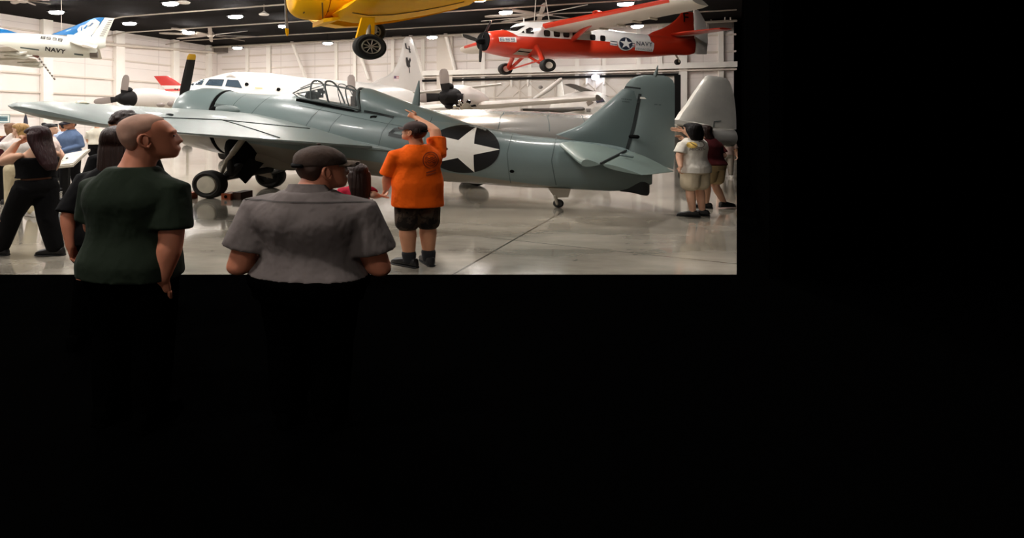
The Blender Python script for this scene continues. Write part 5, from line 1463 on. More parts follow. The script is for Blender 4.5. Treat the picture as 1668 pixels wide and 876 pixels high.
    mb.tube([H(-.052, .082, .136), H(-.025, .095, .14), H(0, .094, .136), H(.025, .095, .14), H(.052, .082, .136)], .009, 8)
    for sg in (-1, 1):
        mb.ell(H(sg * .074, -.010, .096), .007 * hsq, .014 * hsq, .024 * hsq, 12, 8, HR)
    fins = []
    for sg in (-1, 1):                                                # ears: folded rim round a shallow bowl
        er = MB(); pts = []
        for k in range(13):
            a = math.radians(-150 + 300 * k / 12)
            pts.append(H(sg * (.082 + .006 * math.cos(a)), -.014 - .019 * math.cos(a) - .003 * math.sin(a), .098 + .031 * math.sin(a)))
        er.tube(pts, [(.0042 + .0025 * (1 - abs(k - 6) / 6)) * hsq for k in range(13)], 8)
        er.ell(H(sg * .0785, -.016, .098), .004 * hsq, .018 * hsq, .029 * hsq, 12, 8, HR @ Matrix.Rotation(sg * -.3, 3, 'Z'))
        er.ell(H(sg * .081, -.004, .068), .005 * hsq, .007 * hsq, .009 * hsq, 10, 6, HR)
        fins.append(er)
    for sd, sg in (('L', -1), ('R', 1)):
        s_, e, w = J[sd]; k = armr * g ** .5
        mb.tube([s_, s_.lerp(e, .35), e], [.038 * k, .049 * k, .040 * k], 12)
        mb.tube([e, e.lerp(w, .3), w], [.040 * k, .042 * k, .027 * (.5 + .5 * k)], 12)
        a = arms.get(sd); spec = a[2] if a and len(a) > 2 else {}
        dv = V(*spec['dir']) if 'dir' in spec else (w - e)
        thv = V(*spec['thumb']) if 'thumb' in spec else V(*rot(0, 1), 0.0) + V(0, 0, .1)
        fins.append(hand(mb, w, dv, thv, .97 * q ** .5 * (1 if h > 1.3 else .8), spec.get('curl', .45), spec.get('point', False)))
        hp, kn, ank, f = FT_[sd]; k2 = g ** .5 * legr
        mb.tube([hp + V(0, 0, -.04), hp.lerp(kn, .45), kn], [.083 * k2 * q, .073 * k2 * q, .054 * k2 * q], 14)
        mb.tube([kn, kn.lerp(ank, .3), kn.lerp(ank, .7), ank], [.052 * k2 * q, .057 * k2 * q, .043 * k2 * q, .036 * k2 ** .5 * q], 14)
        fy = math.radians((feetyaw or {}).get(sd, yaw)); fd = V(-math.sin(fy), math.cos(fy), 0)
        pt_ = foot_pitch[0 if sd == 'L' else 1]
        toe = f + fd * .15 * q + V(0, 0, .03 * q - pt_); heel = f - fd * .045 * q + V(0, 0, .04 * q)
        mb.tube([heel, f + fd * .05 * q + V(0, 0, .045 * q - pt_ * .4), toe], [.026 * q, .030 * q, .018 * q], 12)
        FT_[sd] = (hp, kn, ank, f, fd, heel, toe)
    me = fuse(mb, voxel, 5)
    bm = bmesh.new(); bm.from_mesh(me)
    for fn in fins:
        m2 = fn.mesh(); bm.from_mesh(m2); bpy.data.meshes.remove(m2)
    bmesh.ops.recalc_face_normals(bm, faces=bm.faces); bm.to_mesh(me); bm.free()
    scale_mesh(me); body = put(me, 'body', skinm, root)
    # eyes
    for sg in (-1, 1):
        e_ = MB().ell(H(sg * .031, .0850, .114), .011, .009, .005, 10, 6, HR)
        e_.xf(lambda p: V(p.x * K, p.y * K, p.z)); e_.build('eye', MEYE, body)
    R_ = Body(); R_.root, R_.B, R_.H, R_.HR, R_.J, R_.FT, R_.hsq, R_.headring, R_.q, R_.g = root, B, H, HR, J, FT_, hsq, headring, q, g
    # ---- top
    if top:
        mb = MB(); hem = top['hem'] / q
        torso(mb, hem, top.get('neck', 1.472), top.get('fit', 1.05), .012, top.get('flare', .05))
        for sd in 'LR':
            slv = top.get('sleeve' + sd, top.get('sleeve', .6))
            if slv > 0:
                s_, e, w = J[sd]; k = g ** .5 * top.get('sl', 1.0)
                inn = s_.lerp(B(0, 0, 1.38), .30)
                if slv <= 1:
                    en = s_.lerp(e, slv); mb.tube([inn, s_, s_.lerp(en, .5), en], [.058 * k, .064 * k, .066 * k, .071 * k], 14, caps=False)
                else:
                    en = e.lerp(w, min(slv - 1, 1)); mb.tube([inn, s_, s_.lerp(e, .5), e], [.058 * k, .063 * k, .060 * k, .055 * k], 14); mb.tube([e, e.lerp(en, .5), en], [.055 * k, .052 * k, .042 * k], 14)
        me = fuse(mb, voxel, 10); scale_mesh(me); R_.top = put(me, top.get('name', 'shirt'), top['mat'], root)
        if top.get('collar'):
            cb = MB(); gg = g ** .38
            def cr(z, r): return [B(r * gg * math.cos(2 * PI * k / 24), -.012 + r * gg * .92 * math.sin(2 * PI * k / 24), z - .012 * math.sin(2 * PI * k / 24)) for k in range(24)]
            cb.loft([cr(1.44, .082), cr(1.452, .092), cr(1.478, .082), cr(1.505, .073), cr(1.506, .068), cr(1.47, .068)], False, False)
            cb.xf(lambda p: V(p.x * K, p.y * K, p.z)); cb.build('collar', top['mat'], R_.top)
    # ---- bottom
    if bottom:
        mb = MB(); wz = bottom.get('waist', 1.0); cr = bottom.get('crotch', .79)
        rows = [r for r in catmull(tor, 3) if cr <= r[0] <= wz]
        mb.loft([oval(z, max(hw, .15) * g * 1.0 + .014, max(hd, .105) * g * 1.0 + .014, yo) for z, hw, hd, yo in rows])
        lf = bottom.get('len', 2.0); wd = bottom.get('wide', 1.0)
        for sd in 'LR':
            hp, kn, ank = FT_[sd][:3]; k2 = g ** .5 * q * wd
            if lf <= 1.0:
                en = hp.lerp(kn, lf); mb.tube([hp, hp.lerp(en, .5), en], [.104 * k2, .100 * k2, .098 * k2], 16)
            else:
                en = kn.lerp(ank, min(lf - 1, 1.0)) 
                mb.tube([hp, hp.lerp(kn, .5), kn], [.104 * k2, .092 * k2, .078 * k2], 16); mb.tube([kn, kn.lerp(en, .5), en], [.078 * k2, .074 * k2, .066 * k2], 16)
        me = fuse(mb, voxel, 8); scale_mesh(me); R_.bottom = put(me, bottom.get('name', 'trousers'), bottom['mat'], root)
    # ---- shoes
    if shoes:
        for sd in 'LR':
            hp, kn, ank, f, fd, heel, toe = FT_[sd]
            mb = MB(); sd_ = V(fd.y, -fd.x, 0); tilt = (toe.z - heel.z) + .01 * q
            def sr(a, w, z0, z1):
                c = f + fd * a * q; zz = f.z + tilt * (a + .05) / .2
                out = []
                for k in range(14):
                    an = 2 * PI * k / 14; out.append(c + sd_ * w * q * math.cos(an) + V(0, 0, zz + (z0 + z1) / 2 * q + (z1 - z0) / 2 * q * math.copysign(abs(math.sin(an)) ** .6, math.sin(an)) - c.z))
                return out
            mb.loft([sr(a, w, 0.012, z1) for a, w, z1 in ((-.085, .022, .07), (-.07, .036, .11), (-.02, .041, .125), (.04, .044, .115), (.10, .050, .090), (.15, .046, .075), (.182, .026, .05))])
            mb.xf(lambda p: V(p.x * K, p.y * K, max(p.z, .001))); sh = mb.build('shoe', shoes[0], root)
            so = MB(); so.loft([[c + V(0, 0, -.004 * 0) for c in sr(a, w, 0, .022)] for a, w in ((-.09, .024), (-.07, .039), (0, .043), (.09, .052), (.15, .049), (.19, .028))])
            so.xf(lambda p: V(p.x * K, p.y * K, max(p.z, .0005))); so.build('sole', shoes[1], sh)
            if len(shoes) > 2:
                sk = MB().tube([ank, ank.lerp(kn, shoes[3] if len(shoes) > 3 else .18)], [.047 * g ** .3 * legr ** .5, .053 * g ** .3 * legr ** .5 if len(shoes) < 4 else .062 * g ** .5], 14); sk.xf(lambda p: V(p.x * K, p.y * K, p.z)); sk.build('sock', shoes[2], root)
    # ---- hair
    if hair:
        kind, hm = hair[0], hair[1]; mb = MB()
        th = hair[3] if len(hair) > 3 else .012
        cap = [(.035, .030, -.050, -.050), (.055, .052, -.040, -.070), (.085, .066, -.020, -.088), (.115, .0735, -.005, -.097), (.135, .076, .03, -.100), (.155, .077, .070, -.102), (.175, .075, .083, -.098), (.195, .068, .072, -.090), (.215, .050, .045, -.066), (.231, .022, .012, -.03)]
        lim = hair[6] if len(hair) > 6 else 1
        mb.loft([headring(z, hw, min(yf, lim), yb, th) for z, hw, yf, yb in catmull(cap, 2)])
        L = hair[2] if len(hair) > 2 else 0
        if kind in ('long', 'tail'):
            w = (.075 if kind == 'long' else .04) * (hair[5] if len(hair) > 5 else 1)
            rr = []
            for f, hw, y, hd in ((-.06, w * .75, -.03, .05), (.06, w + .012 + th, -.035, .068), (.25, w + .016 + th, -.045, .066), (.55, w + .016 + th * .5, -.066, .052), (.85, w + .004, -.078, .038), (1, w * .6, -.08, .02)):
                z = .15 - f * L
                c = H(0, y, .15) ; c = V(c.x, c.y, c.z - f * L)
                if hair[2] and f > .3: c = c + V(*(hair[4] if len(hair) > 4 else (0, 0)), 0) * (f - .3)
                ux = HR @ V(1, 0, 0); uy = HR @ V(0, 1, 0); ux.z = uy.z = 0
                rr.append([c + ux * hw * math.cos(2 * PI * k / 20) + uy * hd * math.sin(2 * PI * k / 20) for k in range(20)])
            mb.loft(rr)
        if kind == 'bun': mb.ell(H(0, -.09, .215), .04, .04, .038)
        if kind == 'curly':
            rr = random.Random(3)
            for k in range(60):
                a, b = rr.uniform(0, 2 * PI), rr.uniform(.05, 1.3)
                x, y, z = math.cos(a) * math.cos(b) * .085, math.sin(a) * math.cos(b) * .10 - .012, .12 + math.sin(b) * .125
                if y > .055 and z < .175: continue
                mb.ell(H(x, y, z), .026, .026, .024, 8, 6)
        me = fuse(mb, min(voxel, .009), 3 if kind != 'curly' else 1); scale_mesh(me); R_.hair = put(me, 'hair', hm, root)
    if hat:
        hm = hat[0]; mb = MB()
        cap = [(.138, .079, .092, -.100), (.150, .081, .094, -.103), (.18, .080, .086, -.100), (.205, .071, .066, -.088), (.225, .052, .042, -.064), (.240, .02, .01, -.025)]
        mb.loft([headring(z, hw, yf, yb, .010, 2.1, 28) for z, hw, yf, yb in catmull(cap, 3)])
        mb.ell(H(0, -.005, .249), .010, .010, .006)
        mb.xf(lambda p: V(p.x * K, p.y * K, p.z)); ho = mb.build('cap', hm, root)
        br = MB(); rows = []
        for f in (0, .25, .5, .75, 1):
            y = .088 + .085 * f; w = .076 * (1 - .75 * f ** 3) + .004
            top_, bot = [], []
            for k in range(9):
                u = -1 + 2 * k / 8; z = .150 - .018 * u * u - .016 * f
                yy = y - .05 * u * u * (1 - f * .2)
                top_.append(H(u * w, yy, z + .004)); bot.append(H(u * w, yy, z - .004))
            rows.append(top_ + bot[::-1])
        br.loft(rows); br.xf(lambda p: V(p.x * K, p.y * K, p.z)); br.build('brim', hat[1] if len(hat) > 1 else hm, ho)
        if len(hat) > 2:
            st = MB(); st.tube([H(-.04, -.10, .142), H(0, -.115, .14), H(.04, -.10, .142)], .012, 8); st.xf(lambda p: V(p.x * K, p.y * K, p.z)); st.build('cap_strap', hat[2], ho)
    return R_
def print_on(R_, quad, shape, name, m, off=.008, vec=(0, 1, 0)):
    """lay flat artwork on the back of a garment; quad in natural (x, z) metres"""
    o = R_.top; vs = [v.co.copy() for v in o.data.vertices]; fs = [tuple(p.vertices) for p in o.data.polygons]
    tree = BVHTree.FromPolygons(vs, fs); pts, fc = shape; out = []
    for x, z in pts:
        h = tree.ray_cast(V(x * K, -5, z), V(0, 1, 0)); y = h[0].y if h[0] is not None else 0
        out.append((x * K, y - off, z))
    me = bpy.data.meshes.new(name); me.from_pydata(out, [], fc); me.update(); me.materials.append(m)
    ob = bpy.data.objects.new(name, me); COL.objects.link(ob); ob.parent = o; return ob
def ribbon(pl, w):
    pts, fs = [], []
    for i, (a, z) in enumerate(pl):
        j, k = min(i + 1, len(pl) - 1), max(i - 1, 0); dx, dz = pl[j][0] - pl[k][0], pl[j][1] - pl[k][1]; l = math.hypot(dx, dz) or 1
        pts += [(a - dz / l * w / 2, z + dx / l * w / 2), (a + dz / l * w / 2, z - dx / l * w / 2)]
        if i: b = 2 * i; fs.append((b - 2, b - 1, b + 1, b))
    return pts, fs

SK1 = skin('skin ruddy', '#cc8264'); SK2 = skin('skin tan', '#c58a68'); SK3 = skin('skin fair', '#dba98c'); SK4 = skin('skin pale', '#e2b69c')
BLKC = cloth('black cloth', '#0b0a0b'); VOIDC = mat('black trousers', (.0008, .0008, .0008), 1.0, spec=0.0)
SHOEB = mat('black shoe', '#141213', .5); SOLEB = mat('black sole', '#0d0c0c', .8); SOLEW = mat('white sole', '#d8d2c8', .6)
def hairm(name, col): return mat(name, col, .5, noise=.3, nscale=3, bump=.8, bscale=2.2, stretch=(22, 22, 1.2), spec=.35)
HBLK = hairm('black hair', '#120c0b'); HBRN = hairm('dark brown hair', '#2a1812')
HRED = hairm('dark red hair', '#2b0f12'); HBLD = hairm('blonde hair', '#b08a55')

# man in the orange shirt, pointing up at the cockpit
p3 = person('man in bright orange t-shirt and dark cap pointing up at the fighter', 680, 6.87, 1.72, SK2, yaw=14, girth=1.26, legr=1.22, head=(52, 10), hpos=(-.045, .0, 1.485),
            arms={'R': ((.165, .14, 1.60), (.02, .36, 1.765), {'dir': (-.75, .5, .55), 'thumb': (-.2, 0, 1), 'point': True}), 'L': ((-.245, .03, 1.06), (-.262, .14, .895), {'dir': (-.25, .3, -.8), 'thumb': (.2, 1, 0), 'curl': .7})},
            feet={'L': (-.07, -.02), 'R': (.10, .05)}, feetyaw={'L': 48, 'R': 12}, top=dict(mat=cloth('orange cotton', '#f0600f', .35), hem=.715, sleeve=.92, sleeveR=.70, fit=1.02, flare=.03, sl=1.12), belly=1.14,
            bottom=dict(mat=cloth('camouflage', '#3d342c'), name='shorts', len=.98, wide=.98), shoes=(SHOEB, SOLEB, mat('dark sock', '#17181c', .9)), hair=('short', HBRN), hat=(mat('cap brown', '#3c2a26', .85), mat('cap brown', '#3c2a26'), MBLK), voxel=.009, shw=.97, armr=1.1)
def ring_shape(c, r, w, n=28, a0=0, a1=2 * PI): return ribbon([(c[0] + r * .72 * math.cos(a0 + (a1 - a0) * i / n), c[1] + r * math.sin(a0 + (a1 - a0) * i / n)) for i in range(n + 1)], w)
MPR = mat('shirt print dark red', '#8c3414', .9)
cx_, cz_ = (699 - 680) * .00517, 1.7 - (259 - 200) * .00729
for r, w in ((.092, .009), (.068, .005)): print_on(p3, None, ring_shape((cx_, cz_), r, w), 'shirt_print', MPR)
for k in (-1, 0, 1): print_on(p3, None, ribbon([(cx_ - .04 + .08 * i / 6, cz_ + k * .025 + .008 * math.sin(i * 2.2)) for i in range(7)], .010), 'shirt_print', MPR)
for k in (0, 1): print_on(p3, None, ribbon([(cx_ - .038 + .085 * i / 5, cz_ - .145 - .03 * k + .028 * i / 5) for i in range(6)], .013), 'shirt_print', MPR)
# camouflage blotches on the shorts come from the cloth itself
cm = p3.bottom.data.materials[0]; N, L, b_ = nodes_of(cm)
tc = N.new('ShaderNodeTexCoord'); nz = N.new('ShaderNodeTexNoise'); nz.inputs['Scale'].default_value = 9; L.new(tc.outputs['Object'], nz.inputs['Vector'])
cr_ = N.new('ShaderNodeValToRGB'); cr_.color_ramp.interpolation = 'CONSTANT'; cr_.color_ramp.elements[0].color = lin('#241e1a'); cr_.color_ramp.elements[1].color = lin('#54483c'); cr_.color_ramp.elements[1].position = .55
x_ = cr_.color_ramp.elements.new(.45); x_.color = lin('#3b3129'); L.new(nz.outputs['Fac'], cr_.inputs['Fac']); L.new(cr_.outputs['Color'], b_.inputs['Base Color'])

# girl holding his hand
person('girl with long dark hair and red top holding the orange-shirted man’s hand', 581, 6.75, 1.17, SK3, yaw=10, head=(25, 4), girth=.95,
       arms={'R': ((.13, -.02, .86), (.185, .06, .835), {'dir': (1, .3, .15), 'thumb': (0, 1, .2), 'curl': .5})}, top=dict(mat=cloth('red pink cotton', '#b3263c'), hem=.5, sleeve=.5), bottom=dict(mat=BLKC, len=1.9), shoes=(SHOEB, SOLEB),
       hair=('long', HBRN, .36, .014), hs=1.12)

# man in the dark green t-shirt
person('grey-haired man in a dark green t-shirt seen from behind, face turned in profile', 213, 3.3, 1.73, SK1, yaw=-16, girth=1.22, head=(-68, 4), hpos=(.072, .02, 1.49), hs=1.14, lean=(.02, 0),
       arms={'R': ((.195, -.09, 1.06), (.165, -.102, .85), {'dir': (-.1, .25, -1), 'thumb': (-1, 0, 0), 'curl': .15}), 'L': ((-.19, .10, 1.08), (-.06, .22, .96), {'dir': (1, .2, 0), 'thumb': (0, .2, 1)})}, armr=1.12,
       top=dict(mat=cloth('dark green cotton', '#1f281d', .3), hem=.84, sleeve=.80, fit=1.06, flare=.03, sl=1.12), bottom=dict(mat=VOIDC, len=1.95, waist=.93), shoes=(VOIDC, VOIDC),
       hair=('short', mat('cropped grey hair', '#a87f6b', .8, noise=.2, nscale=14), 0, .002, (0, 0), 1, .060), voxel=.010, shw=.93, neck=1.15)

# man in the grey work shirt
p2 = person('heavy man in grey work shirt and worn brown cap, seen from behind', 503, 3.3, 1.57, SK1, yaw=-10, girth=1.62, head=(-62, 3), hpos=(.055, .03, 1.318), hs=1.10,
            arms={'R': ((.285, -.02, .88), (.14, .20, .93), {'dir': (-1, .3, .1), 'thumb': (0, .3, 1)}), 'L': ((-.285, .0, .88), (-.14, .22, .93), {'dir': (1, .3, .1), 'thumb': (0, .3, 1)})}, armr=1.0, belly=.92,
            top=dict(mat=cloth('grey work cloth', '#6f6663', .4), hem=.845, sleeve=.70, fit=.98, flare=.04, collar=True, sl=1.15), bottom=dict(mat=VOIDC, len=1.95, waist=.97), shoes=(VOIDC, VOIDC),
            hair=('short', mat('brown cropped hair', '#3a2418', .7, noise=.2, nscale=14), 0, .004), hat=(mat('cap worn brown', '#3b2a20', .9, noise=.25, nscale=12, bump=.3, bscale=30), mat('cap brim tan', '#54402f', .9, noise=.2, nscale=12), MBLK), voxel=.010, shw=1.02, neck=1.1)
yk = [(-.26 + .52 * i / 20, 1.262 + .012 * math.cos((i - 10) / 10 * 1.5)) for i in range(21)]
print_on(p2, None, ribbon(yk, .006), 'shirt_yoke_seam', mat('seam grey', '#4a4340', .9), .006)

# woman striding by in black
person('woman with long dark red hair in a black crop top and wide black trousers, striding', 57, 7.45, 1.67, SK3, yaw=62, girth=1.12, head=(78, -14), hpos=(.055, -.02, 1.435), 
       arms={'L': ((-.235, -.10, 1.20), (-.125, -.07, 1.43), {'dir': (.55, .2, .6), 'thumb': (.5, .5, .5), 'curl': .8}), 'R': ((.03, .27, 1.12), (-.05, .30, 1.0))}, armr=1.15, lean=(.03, 0), hips=(.01, 0),
       feet={'L': (-.31, -.02, .0), 'R': (.20, -.02, .0)}, feetyaw={'L': 90, 'R': 90}, knees={'L': (-.20, -.02, .50), 'R': (.125, -.02, .48)},
       top=dict(mat=BLKC, hem=1.0, sleeve=0, neck=1.32, fit=1.03, flare=0, name='crop_top'), bottom=dict(mat=BLKC, len=1.9, wide=1.16, waist=1.03, crotch=.76), shoes=(SHOEB, SOLEB), hair=('long', HRED, .50, .022, (.11, -.02), 1.35), voxel=.010)
# blonde woman behind her
person('blonde woman in white long-sleeved top and cream trousers raising a hand to her face', 33, 10.5, 1.69, SK4, yaw=55, girth=1.05, head=(70, 0),
       arms={'L': ((-.20, -.06, 1.28), (-.10, .02, 1.50), {'dir': (.5, .1, .8), 'curl': .6}), 'R': ((-.10, .2, 1.2), (-.12, .2, 1.45))},
       feet={'L': (-.12, 0), 'R': (.15, .02)}, top=dict(mat=cloth('white knit', '#e6ddd6'), hem=.98, sleeve=1.9), bottom=dict(mat=cloth('cream trousers', '#cdbf9f'), len=1.92, wide=1.08), shoes=(SOLEW, SOLEW), hair=('tail', HBLD, .3, .016))
person('brown-haired person in maroon beyond the blonde woman', 17, 12.2, 1.70, SK4, yaw=40, head=(60, 0), top=dict(mat=cloth('maroon knit', '#4a2227'), hem=.9, sleeve=1.9), bottom=dict(mat=BLKC, len=1.92), shoes=(SHOEB, SOLEB), hair=('long', mat('light brown hair', '#7a563c', .5, noise=.2, nscale=18), .28))
person('woman with dark bun and pale pink top, in profile', 82, 12.4, 1.68, SK4, yaw=-60, head=(-80, 0), arms={'R': ((.10, -.14, 1.15), (.12, -.05, .98)), 'L': ((.05, .12, 1.14), (.16, .1, .96))}, top=dict(mat=cloth('pale pink cotton', '#e2cdc6'), hem=.92, sleeve=1.0), bottom=dict(mat=BLKC, len=1.92), shoes=(SHOEB, SOLEB), hair=('bun', HBLK))
# man in the blue shirt
person('man in blue button shirt and dark cap, hands clasped, beside the sign stand', 115, 14.3, 1.79, SK2, yaw=158, girth=1.16, head=(150, -8),
       arms={'R': ((-.24, -.04, 1.16), (-.15, -.22, 1.00), {'dir': (-.4, -.3, -.5), 'thumb': (0, -1, 0)}), 'L': ((.23, -.08, 1.14), (-.10, -.24, 1.0), {'dir': (-.8, -.1, -.3), 'thumb': (0, -1, 0)})}, feet={'L': (.11, .02), 'R': (-.11, 0)},
       top=dict(mat=cloth('blue shirt cloth', '#64789a'), hem=.93, sleeve=1.93, collar=True), bottom=dict(mat=BLKC, len=1.95, waist=1.0), shoes=(SHOEB, SOLEW), hair=('short', HBRN), hat=(mat('cap navy', '#272532', .8),), voxel=.012)
person('person in pale blue shirt half hidden behind the man in darker blue', 103, 17.2, 1.72, SK2, yaw=60, head=(60, 0), top=dict(mat=cloth('pale blue cotton', '#b6c6e4'), hem=.9, sleeve=.8), bottom=dict(mat=BLKC, len=1.95), shoes=(SHOEB, SOLEB), hair=('short', HBLK), voxel=.016)
person('person in white t-shirt and black shorts standing beneath the fighter’s wing', 158, 20.0, 1.80, SK3, yaw=25, girth=1.1, head=(30, 0), arms={'L': ((-.24, 0, 1.13), (-.21, .05, .92))}, top=dict(mat=cloth('white cotton', '#ded8c8'), hem=.95, sleeve=.9, fit=1.1), bottom=dict(mat=BLKC, name='shorts', len=.75), shoes=(SHOEB, SOLEW), hair=('short', HBRN), voxel=.016)
# curly head and dark-haired woman close in front
person('person with curly dark hair in profile beside the grey-haired man', 203, 5.3, 1.79, SK2, yaw=50, girth=1.0, head=(72, 0), top=dict(mat=BLKC, hem=.85, sleeve=.8), bottom=dict(mat=VOIDC, len=1.95), shoes=(VOIDC, VOIDC), hair=('curly', HBRN, 0, .014))
person('woman with long dark brown hair in black, mostly hidden behind the green-shirted man', 199, 4.4, 1.66, SK1, yaw=-6, girth=1.08, head=(-12, 0), hs=1.06, lean=(.0, 0), hips=(-.09, 0),
       armr=.86, arms={'L': ((-.245, -.10, 1.01), (-.215, -.12, .79), {'dir': (.1, .3, -1)}), 'R': ((.2, .05, 1.05), (.15, .2, .9))}, feet={'L': (-.235, 0), 'R': (-.05, .05)}, top=dict(mat=BLKC, hem=.80, sleeve=.92), bottom=dict(mat=BLKC, name='shorts', len=.42), shoes=(VOIDC, VOIDC, VOIDC, 1.0), hair=('long', HBRN, .42, .016), voxel=.010)
# pair at the tail
p14 = person('dark-haired person in white printed t-shirt and cream shorts touching the rudder', 1132, 10.5, 1.70, SK3, yaw=24, girth=1.12, head=(16, 6), hpos=(-.045, .01, 1.475), lean=(-.03, .02),
             arms={'L': ((-.235, -.06, 1.12), (-.255, -.13, .92), {'dir': (-.1, .3, -1), 'thumb': (.2, 1, 0)}), 'R': ((.13, .22, 1.40), (-.045, .20, 1.55), {'dir': (-.95, .15, .25), 'thumb': (0, 0, 1), 'curl': .2})},
             feet={'L': (-.045, -.03), 'R': (.13, .06)}, feetyaw={'L': 60, 'R': 55}, top=dict(mat=cloth('white tee', '#e4ddd0', .35), hem=.80, sleeve=.78, fit=1.10, flare=.05, sl=1.1), bottom=dict(mat=cloth('cream shorts', '#cfc0a4'), name='shorts', len=.78, wide=1.16), shoes=(SHOEB, SOLEB), hair=('long', HBLK, .25, .024, (0, 0), 1.2), voxel=.009)
zx = lambda x, y: ((x - 1140) * .0079, 1.7 - (y - 200) * .01115)
yel = [zx(1125 + 8.5 * math.cos(2 * PI * i / 20), 235.5 + 5 * math.sin(2 * PI * i / 20)) for i in range(20)]
print_on(p14, None, fan(zx(1125, 235.5), yel, 6, 1), 'shirt_print_sun', mat('print yellow', '#e2bd62', .9), .014)
sw = [zx(x, y) for x, y in ((1123, 231), (1128, 235), (1134, 238.5), (1140, 239.5), (1145.5, 237), (1146.5, 232.5), (1142, 229.5), (1136.5, 230.5))]
sw = [tuple(v) for v in catmull(sw, 5)]
print_on(p14, None, ribbon(sw, .011), 'shirt_print_swirl', mat('print brown', '#4a3222', .9), .02)
print_on(p14, None, text_shape('MICKEN', [zx(1121, 240.8), zx(1147.5, 240.3), zx(1147.5, 243.8), zx(1121, 244.8)], 0), 'shirt_lettering', mat('print brown', '#4a3222'), .02)
person('long-haired person in maroon shirt and tan shorts leaning behind the white-shirted one', 1163, 11.5, 1.66, SK3, yaw=30, girth=1.12, head=(45, -6), hpos=(-.135, .0, 1.435), lean=(-.10, 0), hips=(-.0, 0),
       arms={'L': ((-.15, .2, 1.2), (-.25, .3, 1.35)), 'R': ((.15, .02, 1.05), (.12, .15, .92))}, feet={'L': (-.10, .02), 'R': (.16, .02, .02)}, feetyaw={'L': 60, 'R': -75}, knees={'R': (.035, .03, .45)}, top=dict(mat=cloth('maroon cotton', '#4a191c'), hem=.86, sleeve=.8, fit=1.06, sl=1.1), bottom=dict(mat=cloth('tan shorts', '#b29a72'), name='shorts', len=.72, wide=1.1), shoes=(SHOEB, SOLEB), hair=('long', HBRN, .36, .016, (.12, 0)), voxel=.011)
person('distant person in pale pink top seen past the maroon shirt', 1184, 18.0, 1.35, SK3, yaw=160, head=(160, 0), top=dict(mat=cloth('faded pink', '#cdb2aa'), hem=.7, sleeve=.8), bottom=dict(mat=cloth('stone trousers', '#a79e92'), len=1.9), shoes=(SOLEW, SOLEW), hair=('short', HBRN), voxel=.018)

person('person in black standing at the very edge, one arm showing', -73, 5.7, 1.70, SK2, yaw=15, head=(10, 0), arms={'R': ((.21, .02, 1.06), (.215, .05, .84), {'dir': (-.05, .15, -1), 'thumb': (-.2, 1, 0)})}, top=dict(mat=BLKC, hem=.85, sleeve=1.0), bottom=dict(mat=BLKC, len=1.95), shoes=(SHOEB, SOLEB), hair=('short', HBRN))
# ---------------------------------------------------------------- small things on the floor and walls
def pk(px, d): return (px - CX) / F * d
d = 11.7
t = thing('sign_stand', 'angled information panel on a black post in front of the blue-shirted man', 'sign stand', (pk(108, d), d, 0))
MB().box((0, 0, .95 / 2), (.115, .09, .95)).build('post', MBLACK, t, smooth=False)
MB().box((.06, 0, .012), (.42, .40, .024)).build('base_plate', mat('plate grey', '#4d4944', .5, .4), t, smooth=False)
pl = [Vector(((x - CX) / F * (d + y_) - pk(108, d), y_, CH - (y - 200) / F * (d + y_))) for x, y, y_ in ((94.5, 270.5, -.30), (106.5, 250.5, .30), (147, 242.5, .30), (119, 268, -.30))]

MB().prism(pl, (0, .01, -.045)).build('panel', mat('panel board', '#c9c1b3', .35, noise=.12, nscale=7), t, smooth=False)
q = [pl[0].lerp(pl[2], .5) + (p - pl[0].lerp(pl[2], .5)) * .86 + Vector((0, -.003, .006)) for p in pl]
MB().prism(q, (0, 0, .003)).build('panel_sheet', mat('panel print', '#e1dccd', .3, noise=.18, nscale=9), t, smooth=False)
MB().tube([(0, 0, .90), (.02, 0, .965)], .035, 8).build('panel_bracket', MBLACK, t)
# framed picture, flag and furniture along the left wall
nlv = nl
def wall_thing(name, label, cat, px, py, off=.12):
    p = on_left(px, 0, off); p.z = z_at(py, p.y); yaw = yl_ + PI
    return thing(name, label, cat, p, yaw)
def seascape():
    m = bpy.data.materials.new('seascape'); m.use_nodes = True; N, L, b = nodes_of(m)
    tc = N.new('ShaderNodeTexCoord'); sx = N.new('ShaderNodeSeparateXYZ'); L.new(tc.outputs['Object'], sx.inputs[0])
    n = N.new('ShaderNodeTexNoise'); n.inputs['Scale'].default_value = 3; L.new(tc.outputs['Object'], n.inputs['Vector'])
    a = N.new('ShaderNodeMath'); a.operation = 'MULTIPLY_ADD'; a.inputs[1].default_value = .25; L.new(n.outputs['Fac'], a.inputs[0]); L.new(sx.outputs['Z'], a.inputs[2])
    r = N.new('ShaderNodeValToRGB'); e = r.color_ramp.elements; e[0].position = .0; e[0].color = lin('#5c7f86'); e[1].position = .35; e[1].color = lin('#a9c4c6')
    x = e.new(.16); x.color = lin('#3c5660'); L.new(a.outputs[0], r.inputs['Fac']); L.new(r.outputs['Color'], b.inputs['Base Color']); return m
t = wall_thing('framed_picture', 'framed blue-green seascape hanging low on the white wall', 'picture', 3.5, 193)
MB().box((0, 0, 0), (.98, .05, .54)).build('mount', mat('pale mount', '#dfe3de', .5), t, smooth=False)
fr = MB()
for c, s in (((0, 0, .29), (1.06, .08, .04)), ((0, 0, -.29), (1.06, .08, .04)), ((-.51, 0, 0), (.04, .08, .58)), ((.51, 0, 0), (.04, .08, .58))): fr.box(c, s)
fr.build('frame', mat('frame grey', '#8ea3a4', .4), t, smooth=False)
for sg in (-1, 1): MB().box((0, sg * .028, 0), (.74, .006, .36)).build('painting', seascape(), t, smooth=False)
t = thing('flag', 'dark flag furled on a pole against the white wall', 'flag', (pk(41, 34), 34, 0))
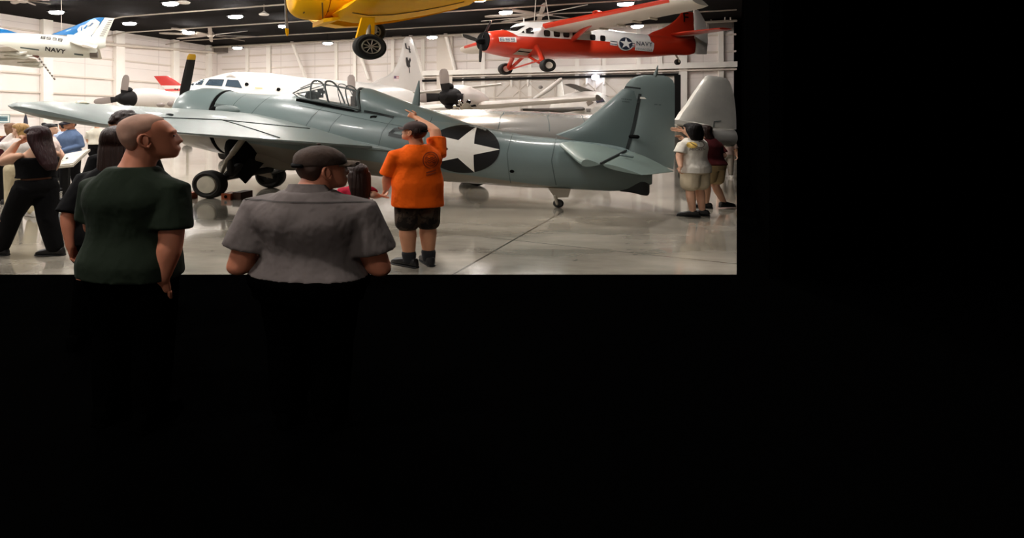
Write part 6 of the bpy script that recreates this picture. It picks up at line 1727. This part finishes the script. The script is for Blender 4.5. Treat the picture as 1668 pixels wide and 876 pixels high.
MB().tube([(0, 0, .0), (0, 0, 2.3)], .025, 8).build('pole', MSTRUT, t)
MB().lathe((0, 0, 0), (0, 0, 1), [(0, .05), (0, .25), (.05, .2), (.08, .04)], 16).build('base', MBLACK, t)
MB().loft([[Vector((.02 + w * math.cos(a) * (1 + .3 * math.sin(3 * a)), .5 * w * math.sin(a), z)) for a in [2 * PI * k / 18 for k in range(18)]] for z, w in ((2.2, .03), (1.9, .10), (1.5, .13), (1.0, .10), (.85, .04))]).build('cloth', mat('flag cloth', '#3a3a48', .9, noise=.4, nscale=3), t)
t = thing('wooden_desk', 'orange-brown wooden desk by the wall under the seascape', 'desk', (pk(2, 26), 26, 0))
MB().box((0, 0, 1.07), (1.5, .8, .07)).build('desk_top', mat('desk wood', '#a9682f', .45, noise=.15, nscale=4), t, smooth=False)
MB().box((0, -.35, .55), (1.4, .05, .95)).build('front_panel', mat('desk wood', '#a9682f'), t, smooth=False)
for sg in (-1, 1): MB().box((sg * .68, 0, .52), (.06, .7, 1.03)).build('side_panel', mat('desk wood', '#a9682f'), t, smooth=False)
t = thing('display_screen', 'black upright display screen on a stand beyond the woman with the bun', 'screen', (pk(88, 30), 30, 0))
MB().box((0, 0, 1.15), (.35, .1, 1.0)).build('screen', mat('screen black', '#0d0d0f', .2), t, smooth=False)
MB().box((0, 0, .35), (.08, .08, .7)).build('post', MBLACK, t, smooth=False); MB().box((0, 0, .02), (.5, .4, .04)).build('base', MBLACK, t, smooth=False)
t = wall_thing('wall_clock', 'pair of small dark round dials on the white wall', 'dials', 86.5, 192.5)
for sg in (-1, 1):
    MB().lathe((sg * .22, .0, 0), (0, 1, 0), [(-.05, .14), (-.05, .17), (.05, .17), (.05, .14)], 20, K).build('dial_rim', mat('dial grey', '#7c746c', .5), t)
    MB().lathe((sg * .22, .0, 0), (0, 1, 0), [(-.03, .01), (-.03, .14), (.03, .14), (.03, .01)], 20, K).build('dial_face', mat('dial face', '#cfc6ba', .5), t)

# ---------------------------------------------------------------- light and exposure
w = bpy.data.worlds.new('world'); SC.world = w; w.use_nodes = True
w.node_tree.nodes['Background'].inputs['Color'].default_value = (0, 0, 0, 1); w.node_tree.nodes['Background'].inputs['Strength'].default_value = 0
SC.view_settings.view_transform = 'Standard'
try: SC.view_settings.look = 'None'
except Exception: pass
SC.view_settings.exposure = EXPO; SC.view_settings.gamma = 1.0; SC.view_settings.use_curve_mapping = False
SC.cycles.use_denoising = True
SC.cycles.max_bounces = 8; SC.cycles.diffuse_bounces = 5; SC.cycles.glossy_bounces = 4; SC.cycles.transparent_max_bounces = 12
SC.cycles.sample_clamp_indirect = 6.0
